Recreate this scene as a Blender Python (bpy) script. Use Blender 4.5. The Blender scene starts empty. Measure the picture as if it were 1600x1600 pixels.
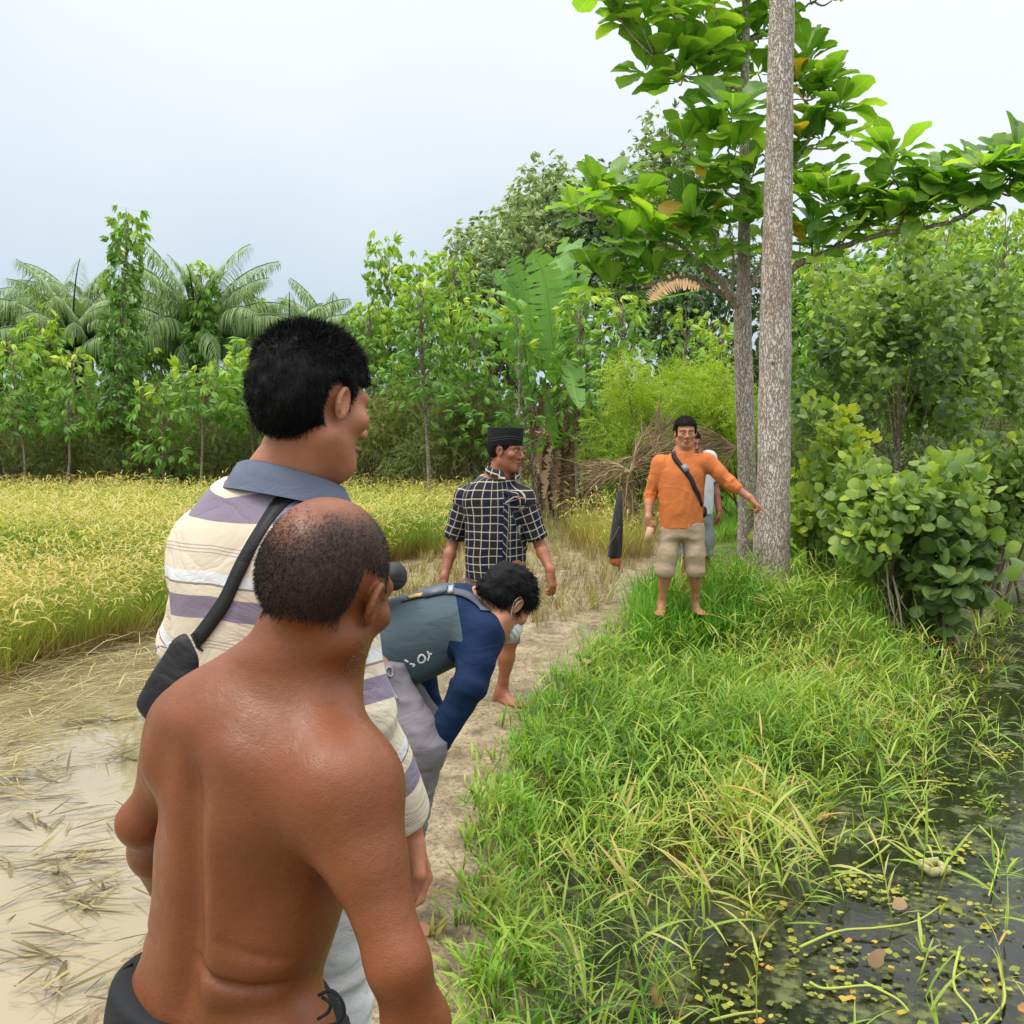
import bpy, math, random
import numpy as np
sc = bpy.context.scene
R_ = np.random.default_rng(7)
rad = math.radians
# ---------------------------------------------------------------- camera
PITCH = rad(3.65); FOC = 1570.0; CH = 1.55
cd = bpy.data.cameras.new('camera'); cam = bpy.data.objects.new('camera', cd)
sc.collection.objects.link(cam); sc.camera = cam
cam.location = (0, 0, CH); cam.rotation_euler = (rad(90) - PITCH, 0, 0)
cd.sensor_fit = 'HORIZONTAL'; cd.sensor_width = 36; cd.lens = 36 * FOC / 1600
cd.clip_start = 0.02; cd.clip_end = 2000
# ---------------------------------------------------------------- sky and sun (bright overcast)
w = bpy.data.worlds.new('World'); sc.world = w; w.use_nodes = True
nt = w.node_tree; N = nt.nodes; L = nt.links; N.clear()
out = N.new('ShaderNodeOutputWorld'); bg = N.new('ShaderNodeBackground')
sky = N.new('ShaderNodeTexSky'); sky.sky_type = 'NISHITA'; sky.sun_disc = False
SUN_EL, SUN_AZ = rad(62), rad(-110)      # azimuth measured from +Y towards +X
sky.sun_elevation = SUN_EL; sky.sun_rotation = SUN_AZ
sky.air_density = 1.5; sky.dust_density = 4.0
sm = N.new('ShaderNodeVectorMath'); sm.operation = 'SCALE'; sm.inputs['Scale'].default_value = 0.09
L.new(sky.outputs[0], sm.inputs[0])
tc = N.new('ShaderNodeTexCoord'); sx = N.new('ShaderNodeSeparateXYZ'); L.new(tc.outputs['Generated'], sx.inputs[0])
nz = N.new('ShaderNodeTexNoise'); nz.inputs['Scale'].default_value = 2.2; nz.inputs['Detail'].default_value = 5
L.new(tc.outputs['Generated'], nz.inputs[0])
ad = N.new('ShaderNodeMath'); ad.operation = 'MULTIPLY_ADD'; ad.inputs[1].default_value = 0.34; L.new(nz.outputs['Fac'], ad.inputs[0]); L.new(sx.outputs['Z'], ad.inputs[2])
ad2 = N.new('ShaderNodeMath'); ad2.operation = 'MULTIPLY_ADD'; ad2.inputs[1].default_value = 0.13; L.new(sx.outputs['X'], ad2.inputs[0]); L.new(ad.outputs[0], ad2.inputs[2])
cr = N.new('ShaderNodeValToRGB'); e = cr.color_ramp.elements
e[0].position = 0.10; e[0].color = (.50, .61, .72, 1)
e[1].position = 1.0; e[1].color = (1.0, 1.0, 1.0, 1)
for p, c in ((.26, (.56, .67, .77, 1)), (.40, (.72, .80, .87, 1)), (.52, (.84, .89, .93, 1)), (.72, (.93, .95, .96, 1))):
    x = e.new(p); x.color = c
L.new(ad2.outputs[0], cr.inputs[0])
# an overcast sky is brightest overhead
mr = N.new('ShaderNodeMapRange'); mr.inputs['From Min'].default_value = .45; mr.inputs['From Max'].default_value = 1.0
mr.inputs['To Min'].default_value = 1.0; mr.inputs['To Max'].default_value = 3.0
L.new(sx.outputs['Z'], mr.inputs['Value'])
cm = N.new('ShaderNodeVectorMath'); cm.operation = 'SCALE'; L.new(cr.outputs[0], cm.inputs[0]); L.new(mr.outputs[0], cm.inputs['Scale'])
mx = N.new('ShaderNodeMix'); mx.data_type = 'RGBA'; mx.inputs['Factor'].default_value = 0.93
L.new(sm.outputs[0], mx.inputs['A']); L.new(cm.outputs[0], mx.inputs['B'])
L.new(mx.outputs['Result'], bg.inputs[0]); bg.inputs[1].default_value = 0.97; L.new(bg.outputs[0], out.inputs[0])
sd = bpy.data.lights.new('sun', 'SUN'); sd.energy = 1.5; sd.angle = rad(18); sd.color = (1, .95, .87)
so = bpy.data.objects.new('sun', sd); sc.collection.objects.link(so); so.location = (0, 0, 20)
so.rotation_euler = (rad(90) - SUN_EL, 0, -SUN_AZ + math.pi)
sc.view_settings.view_transform = 'Standard'; sc.view_settings.look = 'None'
sc.view_settings.exposure = 0.26; sc.view_settings.gamma = 1
sc.cycles.max_bounces = 6; sc.cycles.diffuse_bounces = 3; sc.cycles.glossy_bounces = 2
sc.cycles.transmission_bounces = 3; sc.cycles.transparent_max_bounces = 4
sc.cycles.use_denoising = True; sc.cycles.caustics_reflective = False; sc.cycles.caustics_refractive = False
# ---------------------------------------------------------------- helpers
def P(px, py, D):
    """the point at horizontal distance D seen at a place of the photograph"""
    a = (px - 800) / FOC; b = -(py - 800) / FOC
    dy = math.cos(PITCH) + b * math.sin(PITCH); dz = -math.sin(PITCH) + b * math.cos(PITCH)
    return np.array([a / dy * D, D, CH + dz / dy * D])
def G(px, py, z=0.0):
    p = P(px, py, 1.0); t = (z - CH) / (p[2] - CH)
    return np.array([p[0] * t, t, z])
def link(o): sc.collection.objects.link(o); return o
def tag(o, label=None, cat=None, group=None, kind=None):
    for k, v in (('label', label), ('category', cat), ('group', group), ('kind', kind)):
        if v: o[k] = v
    return o
def thing(name, loc, label, cat, group=None):
    o = link(bpy.data.objects.new(name, None)); o.location = [float(c) for c in loc]; o.empty_display_size = .1
    return tag(o, label, cat, group)
def mesh(name, V, F, mat, parent=None, attrs=None, smooth=True, loc=None):
    """V (n,3) in world space, F a list of (m,k) index arrays"""
    V = np.asarray(V, np.float32)
    if parent is not None: org = np.array(parent.matrix_world.translation if parent.parent else parent.location, np.float32)
    else: org = np.array(loc if loc is not None else (0, 0, 0), np.float32)
    if parent is not None and parent.parent is not None: org = np.array(parent.parent.location, np.float32) + np.array(parent.location, np.float32)
    if isinstance(F, np.ndarray): F = [F]
    F = [np.asarray(f, np.int32) for f in F if len(f)]
    me = bpy.data.meshes.new(name)
    me.vertices.add(len(V)); me.vertices.foreach_set('co', (V - org).ravel())
    loops = np.concatenate([f.ravel() for f in F]); tot = np.concatenate([np.full(len(f), f.shape[1], np.int32) for f in F])
    st = np.concatenate([[0], np.cumsum(tot)[:-1]]).astype(np.int32)
    me.loops.add(len(loops)); me.loops.foreach_set('vertex_index', loops)
    me.polygons.add(len(tot)); me.polygons.foreach_set('loop_start', st); me.polygons.foreach_set('loop_total', tot)
    me.update(calc_edges=True)
    if smooth: me.polygons.foreach_set('use_smooth', np.ones(len(tot), bool))
    for k, a in (attrs or {}).items():
        a = np.asarray(a, np.float32)
        if a.ndim == 1: at = me.attributes.new(k, 'FLOAT', 'POINT'); at.data.foreach_set('value', a)
        else: at = me.attributes.new(k, 'FLOAT_VECTOR', 'POINT'); at.data.foreach_set('vector', a.ravel())
    me.materials.append(mat); me.validate()
    o = link(bpy.data.objects.new(name, me))
    if parent is not None: o.parent = parent
    else: o.location = [float(c) for c in org]
    return o
def nrm(v): v = np.asarray(v, float); return v / (np.linalg.norm(v, axis=-1, keepdims=True) + 1e-12)
class MB:
    def __init__(s): s.V = []; s.F = {}; s.n = 0; s.A = []
    def add(s, V, F, a=0.0):
        V = np.asarray(V, float); 
        for f in (F if isinstance(F, list) else [F]):
            f = np.asarray(f, int); s.F.setdefault(f.shape[1], []).append(f + s.n)
        s.V.append(V); s.n += len(V); s.A.append(np.full(len(V), a, float) if np.isscalar(a) else np.asarray(a, float)); return s
    def tube(s, pts, r, n=8, a=0.0, cap=True, flat=None):
        pts = np.asarray(pts, float); m = len(pts); r = np.broadcast_to(np.asarray(r, float), (m,))
        t = nrm(np.gradient(pts, axis=0)); up = np.array([0, 0, 1.]) if abs(t[0][2]) < .9 else np.array([1., 0, 0])
        th = np.linspace(0, 2 * np.pi, n, endpoint=False); V = []
        u = nrm(np.cross(t[0], up))
        for i in range(m):
            u = nrm(u - t[i] * np.dot(u, t[i])); v = np.cross(t[i], u)
            V.append(pts[i] + r[i] * (np.cos(th)[:, None] * u + np.sin(th)[:, None] * v * (flat or 1)))
        V = np.concatenate(V); i, j = np.meshgrid(np.arange(m - 1), np.arange(n), indexing='ij'); i = i.ravel(); j = j.ravel(); k = (j + 1) % n
        F = [np.stack([i * n + j, i * n + k, (i + 1) * n + k, (i + 1) * n + j], 1)]
        if cap and n > 2: F += [np.arange(n)[::-1][None], (np.arange(n) + (m - 1) * n)[None]]
        return s.add(V, F, a)
    def ribbon(s, pts, wd, side, a=0.0, thick=.002):
        """a strap with real thickness"""
        pts = np.asarray(pts, float); m = len(pts); side = nrm(np.broadcast_to(side, (m, 3))); t = nrm(np.gradient(pts, axis=0))
        nn = nrm(np.cross(t, side)); wd = np.broadcast_to(wd, (m,))[:, None]; h = thick / 2
        q = [pts - side * wd / 2 - nn * h, pts + side * wd / 2 - nn * h, pts + side * wd / 2 + nn * h, pts - side * wd / 2 + nn * h]
        V = np.stack(q, 1).reshape(-1, 3); F = []
        for i in range(m - 1):
            for j in range(4): k = (j + 1) % 4; F.append([i * 4 + j, i * 4 + k, i * 4 + 4 + k, i * 4 + 4 + j])
        F += [[3, 2, 1, 0], [m * 4 - 4, m * 4 - 3, m * 4 - 2, m * 4 - 1]]
        return s.add(V, np.array(F), a)
    def box(s, c, e, R=None, a=0.0):
        V = np.array([[x, y, z] for x in (-1, 1) for y in (-1, 1) for z in (-1, 1)], float) * np.array(e) / 2
        if R is not None: V = V @ np.asarray(R).T
        return s.add(V + np.array(c), np.array([[0, 1, 3, 2], [4, 6, 7, 5], [0, 4, 5, 1], [2, 3, 7, 6], [0, 2, 6, 4], [1, 5, 7, 3]]), a)
    def build(s, name, mat, parent=None, smooth=True, loc=None, extra=None):
        at = {'v': np.concatenate(s.A)}; at.update(extra or {})
        return mesh(name, np.concatenate(s.V), [np.concatenate(f) for f in s.F.values()], mat, parent, at, smooth, loc)
def scatter(TV, TF, pos, R, sc_, v, jit=0.0, tt=None):
    """many turned copies of one template as one mesh: -> V, F list, attrs"""
    n = len(pos); k = len(TV); sc_ = np.asarray(sc_, float)
    if sc_.ndim == 1: sc_ = sc_[:, None].repeat(3, 1)
    V = np.einsum('nij,nkj->nki', R, TV[None] * sc_[:, None, :]) + pos[:, None, :]
    if jit: V = V + R_.normal(0, jit, V.shape)
    off = (np.arange(n) * k)[:, None, None]
    F = [(f[None] + off).reshape(-1, f.shape[1]) for f in (TF if isinstance(TF, list) else [TF])]
    A = {'v': np.repeat(v, k)}
    if tt is not None: A['t'] = np.tile(tt, n)
    return V.reshape(-1, 3), F, A
def frames(d, up=(0, 0, 1), roll=None):
    """rotation whose local Y is d"""
    d = nrm(d); n = len(d); up = np.broadcast_to(np.asarray(up, float), (n, 3)).copy(); up[np.abs((d * up).sum(1)) > .97] = (1, 0.2, 0)
    x = nrm(np.cross(d, up)); z = np.cross(x, d)
    if roll is not None:
        c, s = np.cos(roll)[:, None], np.sin(roll)[:, None]; x, z = x * c + z * s, z * c - x * s
    return np.stack([x, d, z], 2)
def hsh(i, j, k, s): 
    h = (i * 374761393 + j * 668265263 + k * 2147483647 + s * 974634777).astype(np.int64) & 0xffffffff
    h = ((h ^ (h >> 13)) * 1274126177) & 0xffffffff
    return ((h ^ (h >> 16)) & 0xffff) / 32767.5 - 1
def noise(p, f=1.0, s=0):
    p = np.asarray(p, float) * f; b = np.floor(p).astype(np.int64); t = p - b; t = t * t * (3 - 2 * t); r = 0
    for a in (0, 1):
        for c in (0, 1):
            for d in (0, 1):
                wgt = (t[..., 0] if a else 1 - t[..., 0]) * (t[..., 1] if c else 1 - t[..., 1]) * (t[..., 2] if d else 1 - t[..., 2])
                r = r + wgt * hsh(b[..., 0] + a, b[..., 1] + c, b[..., 2] + d, s)
    return r
def n2(x, y, f, s=0): return noise(np.stack([x, y, np.zeros_like(x)], -1), f, s)
def sstep(a, b, x): t = np.clip((x - a) / (b - a), 0, 1); return t * t * (3 - 2 * t)
def curve(pts, n):
    """smooth path through points"""
    pts = np.asarray(pts, float); m = len(pts); u = np.linspace(0, m - 1, n); i = np.clip(u.astype(int), 0, m - 2); t = (u - i)[:, None]
    g = lambda k: pts[np.clip(k, 0, m - 1)]
    a, b, c, d = g(i - 1), g(i), g(i + 1), g(i + 2)
    return .5 * (2 * b + (c - a) * t + (2 * a - 5 * b + 4 * c - d) * t ** 2 + (3 * b - a - 3 * c + d) * t ** 3)
def inpoly(x, y, poly):
    ins = np.zeros(np.shape(x), bool); q = np.asarray(poly); j = len(q) - 1
    for i in range(len(q)):
        c = ((q[i][1] > y) != (q[j][1] > y)) & (x < (q[j][0] - q[i][0]) * (y - q[i][1]) / (q[j][1] - q[i][1] + 1e-12) + q[i][0]); ins ^= c; j = i
    return ins
def topix(p):
    """where a world point falls in the photograph, used only to compare with it"""
    p = np.asarray(p, float); z = p[..., 2] - CH; f = p[..., 1] * math.cos(PITCH) - z * math.sin(PITCH); u = p[..., 1] * math.sin(PITCH) + z * math.cos(PITCH)
    return 800 + FOC * p[..., 0] / f, 800 - FOC * u / f
# ---------------------------------------------------------------- materials
class Mat:
    def __init__(s, name, rough=.8, spec=.3):
        s.m = bpy.data.materials.new(name); s.m.use_nodes = True; s.N = s.m.node_tree.nodes; s.L = s.m.node_tree.links
        s.b = s.N['Principled BSDF']; s.b.inputs['Roughness'].default_value = rough; s.b.inputs['Specular IOR Level'].default_value = spec
        s.o = s.N['Material Output']
    def n(s, t, **k):
        x = s.N.new('ShaderNode' + t)
        for a, b in k.items():
            if a.startswith('i_'): x.inputs[a[2:]].default_value = b
            else: setattr(x, a, b)
        return x
    def l(s, a, b): s.L.new(a, b)
    def attr(s, nm): a = s.n('Attribute'); a.attribute_name = nm; return a.outputs['Fac']
    def noise(s, scale, detail=3, vec=None, rough=.6):
        x = s.n('TexNoise'); x.inputs['Scale'].default_value = scale; x.inputs['Detail'].default_value = detail; x.inputs['Roughness'].default_value = rough
        if vec is None: vec = s.obj()
        s.l(vec, x.inputs['Vector']); return x.outputs['Fac']
    def obj(s): return s.n('TexCoord').outputs['Object']
    def mapping(s, vec, scale=(1, 1, 1), rot=(0, 0, 0)):
        x = s.n('Mapping'); x.inputs['Scale'].default_value = scale; x.inputs['Rotation'].default_value = rot; s.l(vec, x.inputs[0]); return x.outputs[0]
    def math(s, op, a, b=None, c=None, clamp=False):
        x = s.n('Math', operation=op); x.use_clamp = clamp
        for i, v in enumerate((a, b, c)):
            if v is None: continue
            if isinstance(v, (int, float)): x.inputs[i].default_value = v
            else: s.l(v, x.inputs[i])
        return x.outputs[0]
    def ramp(s, fac, stops, interp='LINEAR'):
        x = s.n('ValToRGB'); x.color_ramp.interpolation = interp; e = x.color_ramp.elements
        for i, (p, c) in enumerate(stops):
            el = e[i] if i < 2 else e.new(p)
            el.position = p; el.color = (c[0], c[1], c[2], 1)
        s.l(fac, x.inputs[0]); return x.outputs[0]
    def mix(s, f, a, b, mode='MIX'):
        x = s.n('Mix', data_type='RGBA', blend_type=mode)
        for k, v in (('Factor', f), ('A', a), ('B', b)):
            i = x.inputs[k] if k == 'Factor' else [q for q in x.inputs if q.name == k and q.type == 'RGBA'][0]
            if isinstance(v, (int, float)): i.default_value = v
            elif isinstance(v, tuple): i.default_value = (*v[:3], 1)
            else: s.l(v, i)
        return [q for q in x.outputs if q.type == 'RGBA'][0]
    def col(s, c):
        if isinstance(c, tuple): s.b.inputs['Base Color'].default_value = (*c, 1)
        else: s.l(c, s.b.inputs['Base Color'])
        s.c = c; return s
    def bump(s, h, strength=.3, dist=.01):
        x = s.n('Bump'); x.inputs['Strength'].default_value = strength; x.inputs['Distance'].default_value = dist
        s.l(h, x.inputs['Height']); s.l(x.outputs[0], s.b.inputs['Normal']); return s
    def transl(s, f, tint=(1.1, 1.15, .5)):
        t = s.n('BsdfTranslucent'); m = s.n('MixShader'); m.inputs[0].default_value = f
        if isinstance(s.c, tuple): t.inputs[0].default_value = (*[min(1, a * b) for a, b in zip(s.c, tint)], 1)
        else: s.l(s.mix(1.0, s.c, tint, 'MULTIPLY'), t.inputs[0])
        s.l(s.b.outputs[0], m.inputs[1]); s.l(t.outputs[0], m.inputs[2]); s.l(m.outputs[0], s.o.inputs['Surface']); return s
def leafmat(name, stops, tr=.35, rough=.5, spec=.35):
    m = Mat(name, rough, spec); v = m.attr('v'); nf = m.noise(9, 2)
    c = m.ramp(m.math('MULTIPLY_ADD', nf, .16, m.math('SUBTRACT', v, .08)), stops); m.col(c); m.transl(tr); return m.m
# ================================================================ GROUND
XRY = [0, 3.04, 4.05, 5.3, 6.1, 7.15, 8.4, 9.4, 18.7, 30]; XRX = [-.12, -.17, -.17, -.03, .12, .45, .86, 1.2, 3.9, 7]
XLY = [0, 3, 6.1, 8.1, 10, 14, 30]; XLX = [-1.0, -.95, -.75, -.1, .5, 1.2, 5]
def xr(y): return np.interp(y, XRY, XRX)
def xl(y): return np.interp(y, XLY, XLX)
def gz(x, y):
    x = np.asarray(x, float); y = np.asarray(y, float)
    d = x - xr(y) - .06 * n2(x, y, 2.3, 3)
    M = sstep(7.0, 9.2, y) * (1 - sstep(0, .9, x - (3.0 + np.clip(y - 8.5, 0, 9) * .62) - .3 * n2(x, y, .8, 5)))
    M = np.maximum(M, sstep(14.5, 17, y))
    right = -.55 + .69 * M
    z = sstep(0, .55, d) * right
    l = xl(y) - x - .08 * n2(x, y, 1.7, 9)
    z = z + sstep(0, .5, l) * (-.15 + .11 * sstep(5.6, 8.5, y)) * (d < .2)
    z = z + (.022 * n2(x, y, 3.1, 1) + .016 * n2(x, y, 7, 2) + .012 * n2(x, y, 15, 4) + .007 * n2(x, y, 31, 6)) * (1 - .6 * sstep(0, .4, l) * (y < 6.5))
    return z
def gz1(x, y): return float(gz(np.array([x]), np.array([y]))[0])
_u = np.linspace(-1, 1, 620); gx = .3 + 6.2 * _u * (.55 + .45 * _u ** 2) + 400 * np.sign(_u) * np.clip(np.abs(_u) - .86, 0, 1) ** 2 / .0196 * .5
_v = np.linspace(0, 1, 700); gy = -6 + 26 * _v + 420 * np.clip(_v - .8, 0, 1) ** 2 / .04
XX, YY = np.meshgrid(gx, gy); ZZ = gz(XX, YY)
V = np.stack([XX, YY, ZZ], -1).reshape(-1, 3); ny, nx = XX.shape
i, j = np.meshgrid(np.arange(ny - 1), np.arange(nx - 1), indexing='ij'); i = i.ravel(); j = j.ravel()
F = np.stack([i * nx + j, i * nx + j + 1, (i + 1) * nx + j + 1, (i + 1) * nx + j], 1)
g_soil = np.maximum(sstep(.05, .35, V[:, 0] - xr(V[:, 1])), sstep(14, 22, V[:, 1]))
m = Mat('mud', .55, .35)
a, b, c = m.noise(5, 6), m.noise(38, 4), m.noise(1.3, 3)
mud = m.ramp(a, ((.30, (.13, .09, .05)), (.47, (.27, .205, .12)), (.64, (.40, .32, .20))))
mud = m.mix(m.math('MULTIPLY', m.ramp(b, ((.50, (0, 0, 0)), (.62, (1, 1, 1)))), .7), mud, (.11, .08, .045))
soil = m.ramp(b, ((.35, (.045, .04, .018)), (.6, (.12, .13, .04)), (.75, (.19, .17, .08))))
m.col(m.mix(m.attr('g'), mud, soil)); m.bump(m.math('ADD', m.math('MULTIPLY', a, 1.5), m.noise(60, 4)), .8, .02)
m.l(m.ramp(c, ((.42, (.28, .28, .28)), (.58, (.7, .7, .7)))), m.b.inputs['Roughness'])
ground = mesh('ground', V, F, m.m, attrs={'g': g_soil}); tag(ground, kind='structure')

def sheet(name, x0, x1, y0, y1, z, n, mat):
    X, Y = np.meshgrid(np.linspace(x0, x1, n), np.linspace(y0, y1, n)); V = np.stack([X, Y, X * 0 + z], -1).reshape(-1, 3)
    i, j = np.meshgrid(np.arange(n - 1), np.arange(n - 1), indexing='ij'); i = i.ravel(); j = j.ravel()
    return tag(mesh(name, V, np.stack([i * n + j, i * n + j + 1, (i + 1) * n + j + 1, (i + 1) * n + j], 1), mat), kind='structure')
m = Mat('muddy_water', .03, .8); q = m.noise(.9, 4); q2 = m.noise(6, 4)
m.col(m.ramp(q, ((.3, (.24, .195, .11)), (.7, (.33, .275, .17)))))
m.bump(m.noise(5, 2), .05, .02); sheet('muddy_water', -12, -.1, .2, 9.5, -.065, 4, m.m)
m = Mat('pond_water', .04, .5); q = m.noise(2.6, 6, rough=.7); q2 = m.noise(14, 5, rough=.7)
film = m.ramp(m.math('MULTIPLY', q, q2), ((.24, (0, 0, 0)), (.33, (1, 1, 1))))
m.col(m.mix(film, (.012, .014, .008), m.ramp(q2, ((.4, (.03, .035, .012)), (.65, (.11, .12, .035))))))
m.l(m.mix(film, (.03,) * 3, (.5,) * 3), m.b.inputs['Roughness'])
m.bump(m.math('ADD', m.math('MULTIPLY', m.noise(3.5, 2), .5), m.math('MULTIPLY', q2, .25)), .16, .03); sheet('pond_water', -.3, 26, .2, 16.2, -.33, 4, m.m)

# ================================================================ BLADES
def blade(L, w, bend, seg=4, start=0.0, fold=0.0, tip=0.04):
    """one grass blade: grows up Z, arches towards Y"""
    t = np.linspace(0, 1, seg + 1); ang = start + bend * t ** 1.3
    dz = np.cos(ang); dy = np.sin(ang); z = np.concatenate([[0], np.cumsum((dz[1:] + dz[:-1]) / 2)]) * L / seg; y = np.concatenate([[0], np.cumsum((dy[1:] + dy[:-1]) / 2)]) * L / seg
    ww = w * np.interp(t, [0, .25, .6, 1], [.55, 1, .8, tip])
    V = np.stack([np.stack([-ww / 2, y, z], 1), np.stack([ww / 2, y, z], 1)], 1).reshape(-1, 3)
    F = np.array([[2 * k, 2 * k + 1, 2 * k + 3, 2 * k + 2] for k in range(seg)]); return V, F, np.repeat(t, 2)
def rz(a): c, s = math.cos(a), math.sin(a); return np.array([[c, -s, 0], [s, c, 0], [0, 0, 1.]])
def tuft(n, L, w, bend, spread, seed, seg=3, panicle=0):
    g = np.random.default_rng(seed); V = []; F = []; T = []; Vv = []; o = 0
    for k in range(n):
        l = L * g.uniform(.6, 1.1); b = g.uniform(*bend)
        if k < panicle:
            bv, bf, bt = blade(l * 1.08, w * .5, g.uniform(.2, .6), seg, g.uniform(0, .12)); tv = np.zeros(len(bv))
            pv, pf, pt = blade(.20, w * 2.6, 1.2, 3, g.uniform(.6, 1.5), tip=.3); pv = pv + bv[-1]
            bf = np.concatenate([bf, pf + len(bv)]); bv = np.concatenate([bv, pv]); bt = np.concatenate([bt, np.ones(len(pv))]); tv = np.concatenate([tv, np.full(len(pv), .6)])
        else:
            bv, bf, bt = blade(l, w * g.uniform(.7, 1.2), b, seg, g.uniform(0, .35)); bt = bt * l / L; tv = np.zeros(len(bv))
        r = rz(g.uniform(0, 2 * np.pi)); bv = bv @ r.T + np.array([g.normal(0, spread), g.normal(0, spread), 0])
        V.append(bv); F.append(bf + o); T.append(bt); Vv.append(tv + g.uniform(-.12, .12)); o += len(bv)
    return np.concatenate(V), np.concatenate(F), np.concatenate(T), np.concatenate(Vv)
def sow(name, tmpls, pos, scale, v, mat, tilt=.12, kind='stuff', label=None, cat=None, parent=None, yaw=None):
    VV = []; FF = []; A = []; TT = []; o = 0; pick = R_.integers(0, len(tmpls), len(pos))
    for k, (tv, tf, tt, vo) in enumerate(tmpls):
        s = pick == k; n = int(s.sum())
        if not n: continue
        a = R_.uniform(0, 2 * np.pi, n) if yaw is None else yaw[s]; ta = R_.normal(0, tilt, n); tb = R_.normal(0, tilt, n)
        up = nrm(np.stack([ta, tb, np.ones(n)], 1)); fw = np.stack([np.cos(a), np.sin(a), np.zeros(n)], 1); fw = nrm(fw - up * (fw * up).sum(1)[:, None]); x = np.cross(fw, up)
        R = np.stack([x, fw, up], 2); V, F, at = scatter(tv, tf, pos[s], R, scale[s], v[s], tt=tt)
        VV.append(V); FF.append(F[0] + o); A.append(at['v'] + np.tile(vo, n)); TT.append(at['t']); o += len(V)
    ob = mesh(name, np.concatenate(VV), np.concatenate(FF), mat, parent, {'v': np.concatenate(A), 't': np.concatenate(TT)})
    if parent is None: tag(ob, label, cat, kind=kind)
    return ob
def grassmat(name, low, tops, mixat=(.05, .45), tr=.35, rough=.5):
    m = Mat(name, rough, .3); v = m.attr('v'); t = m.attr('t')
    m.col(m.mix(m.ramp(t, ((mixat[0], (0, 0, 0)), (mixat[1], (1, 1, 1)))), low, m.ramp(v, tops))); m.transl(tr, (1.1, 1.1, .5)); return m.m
# ---- rice
RICE = [(-320, 1140), (0, 1045), (60, 1018), (150, 1000), (265, 968), (400, 950), (560, 905), (650, 882), (700, 858), (800, 812), (880, 792), (960, 786), (1000, 775), (1015, 764), (640, 746), (-320, 746)]
rp = [tuple(G(a, b, -.03)[:2]) for a, b in RICE]
def inside(n, x0, x1, y0, y1, poly, dens=None):
    x = R_.uniform(x0, x1, n); y = R_.uniform(y0, y1, n); k = inpoly(x, y, poly)
    if dens is not None: k &= R_.random(n) < dens(x, y)
    return x[k], y[k]
dens = lambda x, y: np.clip((9.5 / y) ** 1.5, .05, 1) * (np.abs(x) < .58 * y + 1)
x = R_.uniform(-16, 7, 130000); y = R_.uniform(6, 34, 130000); k = inpoly(x + .35 * n2(x, y, 1.1, 41) + .2 * n2(x, y, 3, 42), y + .4 * n2(x, y, .9, 43) + .25 * n2(x, y, 2.7, 44), rp) & (R_.random(130000) < dens(x, y)); x = x[k]; y = y[k]
print('rice', len(x))
pos = np.stack([x, y, gz(x, y) - .02], 1); sc1 = R_.normal(.74, .08, len(x)) * (1 + .15 * n2(x, y, .7, 8)) * (.8 + .2 * sstep(0, 1.6, y - 8.2 + .35 * x + .5 * n2(x, y, 1, 61))); v = .28 + .36 * n2(x, y, .45, 3) + R_.normal(0, .12, len(x))
RT = [tuft(15, .92, .0085, (.15, 1.1), .035, s, 3, 4) for s in range(5)]
ricem = grassmat('rice', (.34, .22, .085), ((.10, (.13, .29, .03)), (.38, (.28, .40, .05)), (.68, (.48, .49, .10)), (.95, (.58, .48, .16))), (.12, .62))
sow('rice_crop', RT, pos, sc1, np.clip(v, 0, 1), ricem, .21, label='ripening rice standing in the field', cat='rice')
# a standing clump beside the path and the cut stubble
strawm = grassmat('straw', (.30, .22, .10), ((.1, (.13, .095, .04)), (.35, (.32, .26, .11)), (.7, (.52, .44, .21)), (.85, (.40, .42, .12)), (1, (.34, .42, .08))), (0, .5), .15)
c = np.array([G(955, 872)[:2], G(985, 868)[:2], G(905, 850)[:2], G(935, 852)[:2]]); k = R_.integers(0, 4, 110)
x = c[k, 0] + R_.normal(0, .17, 110); y = c[k, 1] + R_.normal(0, .5, 110)
sow('rice_clump', RT, np.stack([x, y, gz(x, y)], 1), R_.normal(.78, .1, 110), R_.uniform(.35, .9, 110), ricem, label='uncut clump of rice left beside the path', cat='rice')
poly = [tuple(G(a, b)[:2]) for a, b in ((600, 905), (700, 860), (880, 794), (1015, 768), (1060, 790), (1000, 880), (930, 960), (830, 985), (720, 1010), (600, 1040))]
x, y = inside(9000, -3, 6, 5, 32, poly, lambda x, y: np.clip(10 / y, 0, 1) * .75)
ST = [tuft(13, .24, .008, (.05, .8), .03, 50 + s, 2) for s in range(4)]
sow('rice_stubble', ST, np.stack([x, y, gz(x, y) - .01], 1), R_.normal(.95, .25, len(x)), np.clip(.5 + .3 * n2(x, y, 1.2) + R_.normal(0, .18, len(x)), 0, 1), strawm, .25, label='cut brown rice stubble beside the path', cat='stubble')
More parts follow.
